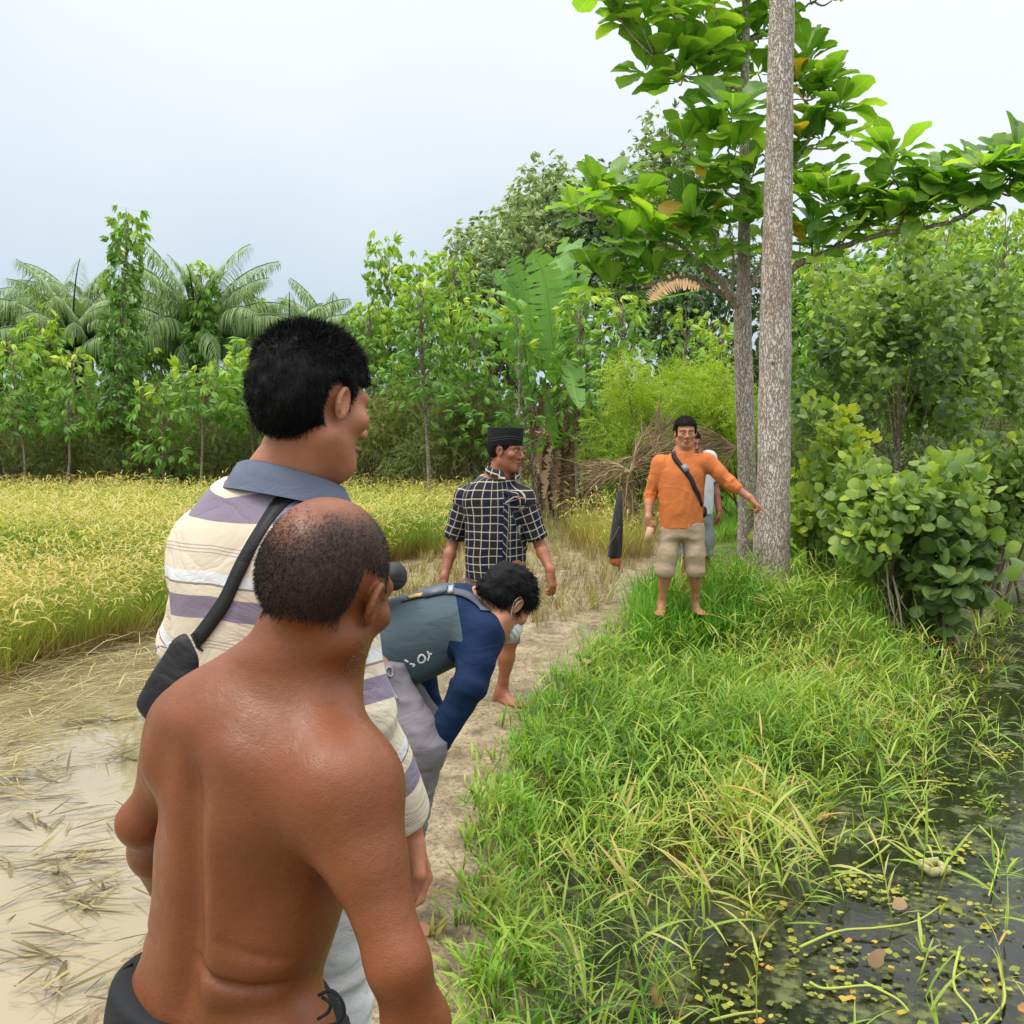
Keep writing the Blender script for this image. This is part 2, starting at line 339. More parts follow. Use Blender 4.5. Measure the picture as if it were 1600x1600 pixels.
# ---- fallen straw
def lay(n, poly, bx, z, lift=.05, Ls=(.3, .75), name='fallen_straw', label='', vv=(.2, .9), wid=.006, yawm=None, ext=None):
    x, y = inside(n, *bx, poly)
    if ext is not None: x = np.concatenate([x, ext[0]]); y = np.concatenate([y, ext[1]])
    n = len(x); zz = np.maximum(gz(x, y), z) + np.abs(R_.normal(0, lift, n)) + .004
    tm = []
    for b in (-.35, .1, .4, .9): bv, bf, bt = blade(1, wid * 2.2, b, 4, -b * .5, tip=.3); bv[:, 1], bv[:, 2] = bv[:, 2].copy(), -bv[:, 1].copy() * .35; bv[:, 0] += .06 * b * bv[:, 1]; tm.append((bv, bf, bt * 0 + 1, bt * 0))
    yw = R_.uniform(0, 2 * np.pi, n) if yawm is None else R_.normal(yawm, .8, n)
    return sow(name, tm, np.stack([x, y, zz], 1), R_.uniform(*Ls, n), R_.uniform(*vv, n), strawm, .10, label=label, cat='straw', yaw=yw)
W = lambda q, z=-.05: [tuple(G(a, b, z)[:2]) for a, b in q]
FP = W(((-300, 1130), (0, 1030), (150, 985), (275, 955), (400, 940), (400, 1060), (240, 1090), (150, 1110), (70, 1150), (30, 1210), (-80, 1270), (-300, 1280)))
lay(26000, FP, (-7, 0, 3.5, 11), -.06, .05, (.14, .42), vv=(0, .8), wid=.009, label='flattened rice straw at the edge of the standing rice', yawm=.6)
FP2 = W(((-200, 1080), (420, 1080), (420, 1620), (-300, 1620)))
cx = np.array([[40, 1240], [60, 1290], [0, 1330], [100, 1350], [230, 1155], [90, 1420], [150, 1390], [190, 1180], [20, 1210], [130, 1190], [130, 1560], [20, 1480], [200, 1290], [120, 1130], [260, 1120]])
cg = np.array([G(a, b, -.06)[:2] for a, b in cx]); k = R_.integers(0, len(cx), 420); ex = (cg[k, 0] + R_.normal(0, .15, 420), cg[k, 1] + R_.normal(0, .08, 420))
lay(150, FP2, (-4, -.5, 2, 6.5), -.062, .014, (.06, .26), 'floating_straw', 'broken straw lying in the muddy water', (0, .42), .026, .5, ex)
SP = W(((560, 1060), (700, 1020), (850, 960), (960, 900), (1010, 820), (1150, 780), (1150, 860), (1050, 950), (940, 1010), (830, 1090), (720, 1130), (560, 1120)), 0)
lay(14000, SP, (-2, 6, 4.5, 25), -.06, .012, (.12, .4), 'trodden_straw', 'trodden straw on the muddy path', (.2, .85))
PP = W(((520, 1620), (560, 1060), (830, 1060), (800, 1150), (740, 1300), (710, 1620)), 0)
lay(9000, PP, (-1.6, 1, 2, 7), -.06, .006, (.03, .13), 'mud_litter', 'short dark stalks trodden into the mud path', (0, .45), .010)
# ---- bank grass
def weed(seed, nl=6):
    g = np.random.default_rng(seed); V = []; F = []; T = []; U = []; o = 0
    sv, sf, s_t = blade(1, .016, g.uniform(.2, .9), 5, g.uniform(0, .15), tip=.4); V.append(sv); F.append(sf); T.append(s_t); U.append(sv[:, 0] * 0 - .05); o = len(sv)
    for k in range(nl):
        h = g.uniform(.22, 1.0) if k else 1.0; kk = min(5, int(h * 5)); fr = h * 5 - kk; a = (sv[2 * kk] + sv[2 * kk + 1]) / 2
        if kk < 5: a = a * (1 - fr) + (sv[2 * kk + 2] + sv[2 * kk + 3]) / 2 * fr
        bv, bf, bt = blade(g.uniform(.32, .58), g.uniform(.022, .036), g.uniform(.3, 1.3), 4, g.uniform(.35, 1.15)); bv = bv @ rz(g.uniform(0, 2 * np.pi)).T + a
        V.append(bv); F.append(bf + o); T.append(np.clip(h * .7 + .3 * bt + .15, 0, 1)); U.append(bt * .08 + g.uniform(-.12, .15)); o += len(bv)
    return np.concatenate(V), np.concatenate(F), np.concatenate(T), np.concatenate(U)
WT = [weed(s) for s in range(8)]
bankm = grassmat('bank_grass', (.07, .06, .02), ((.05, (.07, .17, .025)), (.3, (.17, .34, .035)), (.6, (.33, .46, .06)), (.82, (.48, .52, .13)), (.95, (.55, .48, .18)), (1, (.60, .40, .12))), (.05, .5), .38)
def bankd(x, y):
    px, py = topix(np.stack([x, y, x * 0 - .22], -1)); d = np.clip(1.1 - .85 * sstep(.1, .6, n2(x, y, 2.4, 21)) - .35 * sstep(.1, .6, n2(x, y, 6, 22)), .04, 1)
    edge = np.interp(py, [930, 1010, 1100, 1200, 1300, 1380, 1440, 1500, 1620], [1430, 1460, 1470, 1430, 1380, 1270, 1140, 1060, 1030])
    d = d * (1 - .65 * sstep(-330, -40, px - edge) - .35 * sstep(-60, 60, px - edge)) + .03 * (px < 1700)
    d = d + .45 * np.exp(-((px - 1460) / 90) ** 2 - ((py - 965) / 45) ** 2)
    for a, b, ra, rb, s in ((860, 1300, 70, 60, .8), (830, 1400, 60, 60, .7), (950, 1430, 110, 60, .75), (1290, 1210, 80, 60, .6), (1330, 1290, 60, 60, .5), (880, 1480, 80, 60, .75), (1130, 1420, 70, 50, .5)):
        d = d * (1 - s * np.exp(-((px - a) / ra) ** 2 - ((py - b) / rb) ** 2))
    return d * np.clip((5.0 / y) ** .8, 0, 1)
x, y = inside(60000, -.2, 6, 2.2, 11, [(-.3, 2), (-.3, 11), (7, 11), (7, 2)], lambda x, y: bankd(x, y) * (x > xr(y) + .07 + .08 * n2(x, y, 3)) * (y < 9.4 + .3 * x) * .40)
print('bank', len(x)); z = np.maximum(gz(x, y), -.36) - .01; d = x - xr(y)
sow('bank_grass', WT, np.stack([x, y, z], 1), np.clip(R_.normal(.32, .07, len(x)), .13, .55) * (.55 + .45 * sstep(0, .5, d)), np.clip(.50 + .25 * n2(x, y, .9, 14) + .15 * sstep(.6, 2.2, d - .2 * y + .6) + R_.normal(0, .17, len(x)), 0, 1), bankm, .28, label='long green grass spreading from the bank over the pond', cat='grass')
# verge along the path and brighter fine grass on the mound
FT = [tuft(12, .25, .006, (.2, 1.3), .03, 80 + s, 3) for s in range(5)]
finem = grassmat('fine_grass', (.10, .13, .03), ((.0, (.10, .30, .03)), (.4, (.20, .45, .04)), (.7, (.34, .50, .08)), (1, (.50, .46, .16))), (.0, .5), .4)
MP = [tuple(G(a, b, .1)[:2]) for a, b in ((985, 1015), (1010, 930), (1100, 830), (1290, 830), (1440, 900), (1480, 960), (1440, 1010), (1150, 1040))]
x, y = inside(16000, .5, 9, 7, 17, MP, lambda x, y: np.clip(9.5 / y, 0, 1) * .9)
x2, y2 = inside(26000, 0, 7, 4, 30, [(0.1, 2), (0.1, 6), (1.0, 9), (3.6, 18), (6.6, 30), (9, 30), (5.5, 18), (2.3, 9), (1.2, 6), (.6, 2)], lambda x, y: .34 * np.clip((x - xr(y) + .22) * 4, 0, 1) * np.clip(8 / y, 0, 1))
x = np.concatenate([x, x2]); y = np.concatenate([y, y2]); px, py = topix(np.stack([x, y, gz(x, y)], -1))
s = np.where(inpoly(px, py, [(975, 1030), (1000, 950), (1040, 940), (1180, 938), (1200, 1030)]), 1.8, 1.0) * R_.normal(.9, .18, len(x))
path_far = inpoly(px, py, [(1020, 960), (1090, 790), (1180, 780), (1180, 880), (1100, 960)]); s = np.where(path_far, s * .35, s)
bright = inpoly(px, py, [(975, 1040), (1000, 940), (1170, 930), (1230, 1040)])
sow('mound_grass', FT, np.stack([x, y, gz(x, y) - .01], 1), s, np.clip(np.where(bright, .15, .42) + .2 * n2(x, y, 1.1, 5) + R_.normal(0, .1, len(x)), 0, 1), finem, .2, label='fine bright green grass on the raised bank', cat='grass')
# low creeping weeds at the path edge
lx, ly = inside(14000, -.4, 1.4, 2.0, 8, [(-.4, 2), (1.4, 2), (1.4, 8), (-.4, 8)], lambda x, y: np.exp(-((x - xr(y) - .14) / .11) ** 2) * .38 * np.clip(1.2 + n2(x, y, 3, 31), 0, 1))
sow('edge_weeds', [tuft(8, .12, .013, (.6, 1.9), .03, 120 + s, 3) for s in range(4)], np.stack([lx, ly, gz(lx, ly) - .005], 1), R_.normal(.9, .25, len(lx)), R_.uniform(.1, .95, len(lx)), finem, .35, label='small weeds creeping along the muddy path edge', cat='weeds')
# verge in front of the trees
x = R_.uniform(-22, 30, 9000); y = R_.uniform(24.5, 31, 9000) - .0 * x; k = (R_.random(9000) < .8) & (np.abs(x - xl(y) - .8) > .7) & (np.abs(x) < .62 * y)
x = x[k]; y = y[k]
sow('verge_grass', [tuft(14, .6, .016, (.2, 1.2), .09, 140 + s, 3) for s in range(4)], np.stack([x, y, gz(x, y)], 1), R_.normal(.85, .2, len(x)), np.clip(.3 + .3 * n2(x, y, .5) + R_.normal(0, .1, len(x)), 0, 1), finem, .15, label='rough green grass in front of the trees', cat='grass')
x = R_.uniform(3, 13, 3500); y = R_.uniform(15.2, 25, 3500)
k = (x > xr(y) - .2); x = x[k]; y = y[k]
sow('back_grass', FT, np.stack([x, y, gz(x, y)], 1), R_.normal(1.5, .3, len(x)), R_.uniform(.2, .7, len(x)), finem, .2, label='grass behind the pond', cat='grass')
# ---- floating plants on the pond
g = np.random.default_rng(5); cen = [(1330, 1480), (1270, 1300), (1450, 1220), (1500, 1330), (1520, 1440), (1400, 1400), (1290, 1545), (1540, 1260), (1460, 1500), (1200, 1500), (1330, 1390), (1130, 1560), (1560, 1180), (1490, 1110), (1580, 1400), (1240, 1430), (1420, 1560), (1210, 1580), (1440, 1290), (1550, 1530)]
Ps = []
for a, b in cen: 
    o = G(a, b, -.33); n = 34 if (a, b) in cen[:14] else 18
    Ps.append(np.stack([o[0] + g.normal(0, .085, n), o[1] + g.normal(0, .10, n), np.full(n, -.326) + g.uniform(0, .012, n)], 1))
xx = g.uniform(.5, 5, 300); yy = g.uniform(2.6, 9, 300); Ps.append(np.stack([xx, yy, xx * 0 - .327], 1)); Ps = np.concatenate(Ps); n = len(Ps)
th = np.linspace(0, 2 * np.pi, 7, endpoint=False); TV = np.concatenate([[[0, 0, 0]], np.stack([np.cos(th) * [1, .7, 1, .8, 1, .7, .9], np.sin(th), .25 + .2 * np.sin(3 * th)], 1)]); TF = np.array([[0, k + 1, (k + 1) % 7 + 1] for k in range(7)])
a = g.uniform(0, 6.28, n); R = np.stack([np.stack([np.cos(a), np.sin(a), a * 0], 1), np.stack([-np.sin(a), np.cos(a), a * 0], 1), np.stack([a * 0, a * 0, a * 0 + 1], 1)], 2) + g.normal(0, .12, (n, 3, 3))
V, F, A = scatter(TV, TF, Ps, R, g.uniform(.008, .019, n), g.uniform(0, 1, n))
tag(mesh('floating_plants', V, F, leafmat('floating_plants', ((0, (.09, .11, .02)), (.45, (.20, .23, .03)), (.9, (.42, .42, .05)), (1, (.5, .25, .05))), .2, .5), None, A), 'yellow green floating plants scattered on the pond', 'pond plants', kind='stuff')
# creeping stems lying over the pond
b = MB()
for pts in ([(1265, 1535), (1290, 1545), (1350, 1540), (1380, 1545)], [(1250, 1480), (1310, 1455), (1370, 1450), (1430, 1440), (1470, 1415)], [(1350, 1535), (1400, 1560), (1420, 1580)], [(1500, 1480), (1490, 1540), (1520, 1580), (1530, 1610)], [(1560, 1500), (1570, 1560), (1550, 1590), (1530, 1610)], [(1110, 1595), (1150, 1585), (1190, 1580)], [(1410, 1230), (1450, 1290), (1470, 1330)], [(1390, 1320), (1350, 1350), (1280, 1380)], [(1530, 1290), (1560, 1330), (1545, 1400)]):
    q = curve([G(a, b_, -.30 - .01 * (k % 2)) for k, (a, b_) in enumerate(pts)], 14); b.tube(q, np.linspace(.006, .0035, 14), 6, .4)
b.build('water_runners', leafmat('runner', ((0, (.3, .36, .06)), (.5, (.42, .48, .09)), (1, (.5, .5, .1))), .1)); o = bpy.context.scene.objects['water_runners']; tag(o, 'pale green creeping stems lying over the pond', 'creeping stems', kind='stuff')
# ================================================================ LEAVES
def merge(parts):
    V = []; F = {}; A = {}; o = 0
    for v, fs, at in parts:
        V.append(v)
        for f in (fs if isinstance(fs, list) else [fs]): F.setdefault(f.shape[1], []).append(f + o)
        for k, a in at.items(): A.setdefault(k, []).append(a)
        o += len(v)
    return np.concatenate(V), [np.concatenate(f) for f in F.values()], {k: np.concatenate(a) for k, a in A.items()}
def leaflet(L, w, droop=.5, seg=3, fold=.25, sh=(.35, 1, .75, .08)):
    """an elliptic leaf along Y, creased along its midrib"""
    t = np.linspace(0, 1, seg + 1); ang = -droop * t; y = np.concatenate([[0], np.cumsum(np.cos(ang[1:]))]) * L / seg; z = np.concatenate([[0], np.cumsum(np.sin(ang[1:]))]) * L / seg
    ww = w / 2 * np.interp(t, [0, .4, .75, 1], sh)
    V = np.stack([np.stack([-ww, y, z + ww * fold], 1), np.stack([ww * 0, y, z], 1), np.stack([ww, y, z + ww * fold], 1)], 1).reshape(-1, 3)
    F = []
    for k in range(seg):
        for c in (0, 1): F.append([3 * k + c, 3 * k + c + 1, 3 * k + c + 4, 3 * k + c + 3])
    return V, np.array(F)
def rx(a): c, s = math.cos(a), math.sin(a); return np.array([[1, 0, 0], [0, c, -s], [0, s, c]])
def T_palmate(n=5, L=.17, w=.062, pet=.16, seed=0, seg=2):
    """long petiole with a hand of drooping leaflets"""
    g = np.random.default_rng(seed); V = []; F = []; o = 0
    pv = np.array([[-.003, 0, 0], [.003, 0, 0], [.003, pet, -.02], [-.003, pet, -.02]]); V.append(pv); F.append(np.array([[0, 1, 2, 3]])); o = 4
    for k in range(n):
        a = (k - (n - 1) / 2) * g.uniform(.5, .75); lv, lf = leaflet(L * g.uniform(.8, 1.1), w, g.uniform(.5, 1.1), seg); lv = lv @ rx(-g.uniform(.2, .8)).T @ rz(a).T + [0, pet, -.02]; V.append(lv); F.append(lf + o); o += len(lv)
    return np.concatenate(V), np.concatenate(F)
def T_spray(n=7, L=.05, w=.028, tw=.16, seed=0, drop=.3):
    g = np.random.default_rng(seed); V = [np.array([[-.0025, 0, 0], [.0025, 0, 0], [.001, tw, .01], [-.001, tw, .01]])]; F = [np.array([[0, 1, 2, 3]])]; o = 4
    for k in range(n):
        lv, lf = leaflet(L * g.uniform(.7, 1.15), w, drop, 1 if L < .07 else 2); lv = lv @ rx(g.uniform(-.6, .6)).T @ rz(g.uniform(.3, 1.3) * (1 if k % 2 else -1)).T + [0, tw * (k + .5) / n, g.normal(0, .012)]; V.append(lv); F.append(lf + o); o += len(lv)
    return np.concatenate(V), np.concatenate(F)
def T_round(L=.11, seed=0):
    """round heart shaped leaf on its stalk"""
    g = np.random.default_rng(seed); th = np.linspace(0, 2 * np.pi, 10, endpoint=False) + np.pi / 2 * 3
    r = np.array([.35, .48, .5, .5, .5, .56, .5, .5, .5, .48]); V = [[0, 0, 0], [.004, 0, 0], [0, .55, -.02]]
    V = np.array([[-.01, 0, 0], [.01, 0, 0], [0, .42, 0]] + [[0, .75, .03]] + [[np.cos(a) * q, .80 + np.sin(a) * q, -.09 * abs(np.cos(a)) + g.normal(0, .02) - .12 * max(0, np.sin(a))] for a, q in zip(th, r)]) * L
    F = np.array([[0, 1, 2]] + [[3, 4 + k, 4 + (k + 1) % 10] for k in range(10)]); return V, F
def cluster(tm, pos, d, scale, v, up=(0, 0, 1), rollv=.5):
    """each position gets one of the templates, pointing along d"""
    out = []; pick = R_.integers(0, len(tm), len(pos))
    for k, (tv, tf) in enumerate(tm):
        s = pick == k
        if s.any(): out.append(scatter(tv, tf, pos[s], frames(d[s], nrm(R_.normal(0, .45, (int(s.sum()), 3)) + [0, -.45, .75]), R_.normal(0, rollv, int(s.sum()))), scale[s], v[s]))
    return merge(out)
PAL = [T_palmate(n, seed=k) for k, n in enumerate((3, 5, 5, 4))]
SPR = [T_spray(seed=k) for k in range(4)]
BSPR = [T_spray(6, .11, .05, .22, k, .6) for k in range(4)]
RND = [T_round(1, k) for k in range(4)]
G0 = dict(
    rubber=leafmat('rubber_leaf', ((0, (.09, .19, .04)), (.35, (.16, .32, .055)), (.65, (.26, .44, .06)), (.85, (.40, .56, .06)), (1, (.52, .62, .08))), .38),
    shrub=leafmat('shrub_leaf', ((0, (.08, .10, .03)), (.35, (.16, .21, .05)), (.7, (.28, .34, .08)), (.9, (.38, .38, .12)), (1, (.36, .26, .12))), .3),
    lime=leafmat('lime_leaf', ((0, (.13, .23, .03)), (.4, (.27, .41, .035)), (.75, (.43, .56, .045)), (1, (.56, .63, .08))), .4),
    palm=leafmat('palm_leaf', ((0, (.12, .19, .08)), (.5, (.22, .34, .12)), (1, (.38, .48, .20))), .25, .4),
    dark=leafmat('dark_leaf', ((0, (.05, .095, .035)), (.45, (.14, .23, .075)), (.75, (.32, .42, .15)), (1, (.55, .62, .28))), .25),
    waru=leafmat('round_leaf', ((0, (.07, .13, .05)), (.35, (.15, .25, .075)), (.62, (.28, .41, .08)), (.82, (.46, .58, .07)), (1, (.64, .62, .07))), .42, .42, .4),
    banana=leafmat('banana_leaf', ((0, (.10, .23, .06)), (.5, (.18, .38, .07)), (1, (.30, .52, .09))), .38, .38, .45),
    ketapang=leafmat('broad_leaf', ((0, (.05, .115, .03)), (.4, (.10, .225, .035)), (.75, (.17, .34, .03)), (.93, (.27, .43, .05)), (.955, (.75, .42, .03)), (1, (.8, .36, .03))), .42, .34, .5),
)
def barkmat(name, c0, c1, crack, sc_=(30, 30, 9), mossy=False):
    m = Mat(name, .85, .2); o = m.mapping(m.obj(), sc_); vo = m.n('TexVoronoi', feature='DISTANCE_TO_EDGE'); vo.inputs['Scale'].default_value = 1.6
    wv = m.n('VectorMath', operation='ADD'); m.l(o, wv.inputs[0]); nn = m.n('TexNoise'); nn.inputs['Scale'].default_value = 1.3; nn.inputs['Detail'].default_value = 4; m.l(o, nn.inputs['Vector'])
    sc2 = m.n('VectorMath', operation='SCALE'); sc2.inputs['Scale'].default_value = 2.2; m.l(nn.outputs['Color'], sc2.inputs[0]); m.l(sc2.outputs[0], wv.inputs[1]); m.l(wv.outputs[0], vo.inputs['Vector'])
    f = m.ramp(vo.outputs['Distance'], ((.0, (0, 0, 0)), (.16, (1, 1, 1)))); big = m.noise(3.2, 4); fine = m.noise(60, 4)
    c = m.mix(m.ramp(big, ((.35, (0, 0, 0)), (.65, (1, 1, 1)))), c0, c1); c = m.mix(m.math('MULTIPLY', fine, .5), c, (.62, .58, .50)); c = m.mix(m.ramp(m.noise(5, 5, m.mapping(m.obj(), (1, 1, .35))), ((.52, (0, 0, 0)), (.68, (.6, .6, .6)))), c, (.40, .24, .17)); c = m.mix(m.ramp(m.noise(2.1, 5), ((.56, (0, 0, 0)), (.7, (.45, .45, .45)))), c, (.30, .33, .22))
    m.col(m.mix(f, crack, c)); m.bump(m.math('ADD', f, m.math('MULTIPLY', fine, .4)), .9, .012); return m.m
bark = barkmat('pale_bark', (.58, .49, .42), (.74, .67, .59), (.36, .25, .19), (26, 26, 8))
thinbark = barkmat('sapling_bark', (.34, .27, .18), (.42, .37, .28), (.15, .11, .07), (20, 20, 8))
deadm = Mat('dead_leaf', .8, .15); deadm.col(deadm.ramp(deadm.attr('v'), ((0, (.13, .08, .045)), (.5, (.30, .20, .11)), (.85, (.45, .34, .22)), (1, (.6, .25, .06))))); deadm.transl(.15, (1.1, .9, .6)); deadm = deadm.m
twigm = Mat('twig', .85, .15).col((.17, .12, .08)).m
def trunk(pts, r, name='trunk', mat=None, parent=None, n=10, m=30, bumpy=.0):
    q = curve(pts, m); rr = np.interp(np.linspace(0, 1, m), np.linspace(0, 1, len(r)), r); b = MB(); b.tube(q, rr, n)
    if bumpy: v = b.V[0]; c = q.repeat(n, 0); b.V[0] = c + (v - c) * (1 + bumpy * noise(v * [1, 1, .5], 7)[:, None] + bumpy * .5 * noise(v * [1, 1, .4], 22, 3)[:, None])
    return b.build(name, mat or thinbark, parent)
# ---------------------------------------------------------------- rubber saplings
def whorls(h0, h1, top, nw, rad_, g, lean, size=1.0, per=9):
    """clusters of long stalked leaves up a thin stem: -> positions, directions"""
    p = []; d = []; s = []; v = []
    for k in range(nw):
        f = k / max(1, nw - 1); z = h0 + (h1 - h0) * f; a0 = g.uniform(0, 6.28)
        n = int(per * (1.1 - .35 * f)); rr = rad_ * (1 - .55 * f) * g.uniform(.6, 1.15)
        for i in range(n):
            a = a0 + i * 2.4; r = rr * g.uniform(.25, 1) if i > 2 else .03
            p.append([lean[0] * z / top + r * math.cos(a), lean[1] * z / top + r * math.sin(a), z + g.normal(0, .12) + r * .15])
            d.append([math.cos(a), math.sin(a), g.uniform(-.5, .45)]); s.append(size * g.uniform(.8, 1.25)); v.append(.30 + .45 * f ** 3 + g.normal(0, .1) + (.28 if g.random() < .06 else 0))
    return np.array(p), np.array(d), np.array(s), np.clip(v, 0, .98)
def sapling(base, h, label, lean=(0, 0), crown0=.35, nw=14, rad_=.75, seed=0, per=10, size=1.25, name='rubber_sapling', mat='rubber', v0=0.0, tr=.045, group='young rubber trees at the edge of the grove'):
    g = np.random.default_rng(seed); t = thing(name, base, label, 'tree', group); B = np.array(base)
    q = np.array([[0, 0, 0], [lean[0] * .3 + g.normal(0, .05), lean[1] * .3, h * .33], [lean[0] * .6 + g.normal(0, .05), lean[1] * .6, h * .66], [lean[0] * .97, lean[1], h * .97]]) + B
    tk = MB(); tk.tube(curve(q, 20), np.linspace(tr, .012, 20), 7)
    p, d, s, v = whorls(h * crown0, h, h, nw, rad_, g, lean, size, per)
    for k in range(0, len(p), 3):                          # side twigs
        z = p[k][2] * .93; a = np.array([lean[0] * z / h, lean[1] * z / h, z - .1]); tk.tube(np.array([a, (a + p[k]) / 2 + [0, 0, .03], p[k]]) + B, [.014, .009, .005], 4, cap=False)
    tk.build('trunk', thinbark, t)
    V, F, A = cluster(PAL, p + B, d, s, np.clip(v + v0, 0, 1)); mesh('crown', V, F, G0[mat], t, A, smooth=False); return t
def crownpts(c, r, n, g, clumps=22, cs=.34, shell=.6):
    """clumped points in an uneven crown"""
    u = nrm(g.normal(size=(clumps, 3))); u[:, 2] = np.where(u[:, 2] < -.35, -u[:, 2], u[:, 2]); cc = u * g.uniform(shell, 1.0, (clumps, 1))
    k = g.integers(0, clumps, n); w_ = nrm(g.normal(size=(n, 3))) * g.uniform(.2, 1, (n, 1)) ** .5 * cs * g.uniform(.7, 1.3, clumps)[k][:, None]
    p = cc[k] + w_; d = nrm(nrm(w_) * .55 + cc[k] * .2 + g.normal(0, .55, (n, 3)) + [0, -.1, -.15]); hv = g.normal(0, .12, clumps)[k]; return p * np.array(r) + c, d, hv, cc * np.array(r) + c
def broadtree(base, top, spread, label, name='broadleaf_tree', tm=None, mat='dark', n=3000, seed=0, ls=1.0, v0=.4, clumps=30, tr=.16, z0=.35, cat='tree', group=None, depth=None, cs=.30, bare=0):
    g = np.random.default_rng(seed); B = np.array(base, float); t = thing(name, base, label, cat, group); h = top - B[2]
    c = B + [0, 0, h * (1 + z0) / 2]; r = (spread, depth or spread, h * (1 - z0) / 2)
    p, d, hv, cc = crownpts(c, r, n, g, clumps, cs)
    V, F, A = cluster(tm or PAL, p, d, ls * g.uniform(.8, 1.2, n), np.clip(v0 + hv + g.normal(0, .08, n) + .25 * (g.random(n) < .03), 0, 1)); mesh('crown', V, F, G0[mat], t, A, smooth=False)
    b = MB(); m0 = B + [g.normal(0, .1) * spread, 0, h * z0]; b.tube(curve([B - [0, 0, .1], (B + m0) / 2 + [g.normal(0, .08), 0, 0], m0, c + [0, 0, h * .15]], 14), np.linspace(tr, tr * .25, 14), 8)
    for q in cc[:18]: a = m0 + (c - m0) * g.uniform(0, .8); b.tube(curve([a, (a + q) / 2 + [0, 0, -.1 * h * g.uniform(0, .5)], q], 7), np.linspace(tr * .35, tr * .06, 7), 5, cap=False)
    b.build('trunk', thinbark, t); return t
def shrub(base, top, spread, label, mat='shrub', n=1500, seed=0, tm=None, ls=1.0, v0=.45, clumps=24, stems=14, cat='shrub', group=None, name='shrub', depth=None, cs=.38):
    g = np.random.default_rng(seed); B = np.array(base, float); t = thing(name, base, label, cat, group); h = top - B[2]
    c = B + [0, 0, h * .52]; p, d, hv, cc = crownpts(c, (spread, depth or spread * .8, h * .5), n, g, clumps, cs, .35)
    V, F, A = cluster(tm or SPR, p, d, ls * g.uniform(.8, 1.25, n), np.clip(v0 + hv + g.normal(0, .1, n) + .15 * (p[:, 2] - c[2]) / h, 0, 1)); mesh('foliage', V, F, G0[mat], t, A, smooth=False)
    b = MB()
    for k in range(stems):
        e = cc[k % len(cc)]; s0 = B + [g.normal(0, .12) * spread, g.normal(0, .12), -.05]; md = s0 + (e - s0) * .5 + g.normal(0, .08, 3) * spread; b.tube(curve([s0, md, e], 8), np.linspace(.018, .006, 8) * (1 + h * .2), 5, cap=False)
        for i in range(4): f = g.uniform(.4, 1); a = s0 + (e - s0) * f; b.tube(np.array([a, a + g.normal(0, .3, 3) * [spread * .5, .4, .35 * h]]), [.008, .003], 4, cap=False)
    b.build('stems', twigm, t); return t
def B_(px, py, D): q = P(px, py, D); return np.array([q[0], D, gz1(q[0], D)])
def H_(py, D): return float(P(800, py, D)[2])
# far masses that nobody could count
g = np.random.default_rng(11); n = 17000; x = g.uniform(-34, 36, n); y = g.uniform(33, 47, n)
hh = 3.7 + 1.2 * n2(x, y, .25, 3) + 1.8 * sstep(-2, 14, x); z = g.uniform(0, 1, n) ** .7 * hh
V, F, A = cluster(PAL, np.stack([x, y, z], 1), nrm(g.normal(size=(n, 3)) + [0, -.6, .2]), g.uniform(1.7, 3.0, n), np.clip(.22 + .25 * noise(np.stack([x, y, z], 1), .7, 4) + g.normal(0, .08, n), 0, 1))
tag(mesh('distant_thicket', V, F, G0['rubber'], None, A, smooth=False), 'dense green thicket far behind the front trees', 'thicket', kind='stuff')
n = 15000; x = g.uniform(-24, 27, n); y = g.uniform(29, 33, n); z = g.uniform(0, 1, n) * (1.8 + .7 * n2(x, y, .5, 7))
V, F, A = cluster(BSPR, np.stack([x, y, z], 1), nrm(g.normal(size=(n, 3)) + [0, -.3, .0]), g.uniform(.9, 1.9, n), np.clip(.48 + .4 * noise(np.stack([x, y, z], 1), .9, 6) + g.normal(0, .1, n), 0, 1))
tag(mesh('undergrowth', V, F, G0['shrub'], None, A, smooth=False), 'tangled low undergrowth beneath the row of trees', 'undergrowth', kind='stuff')
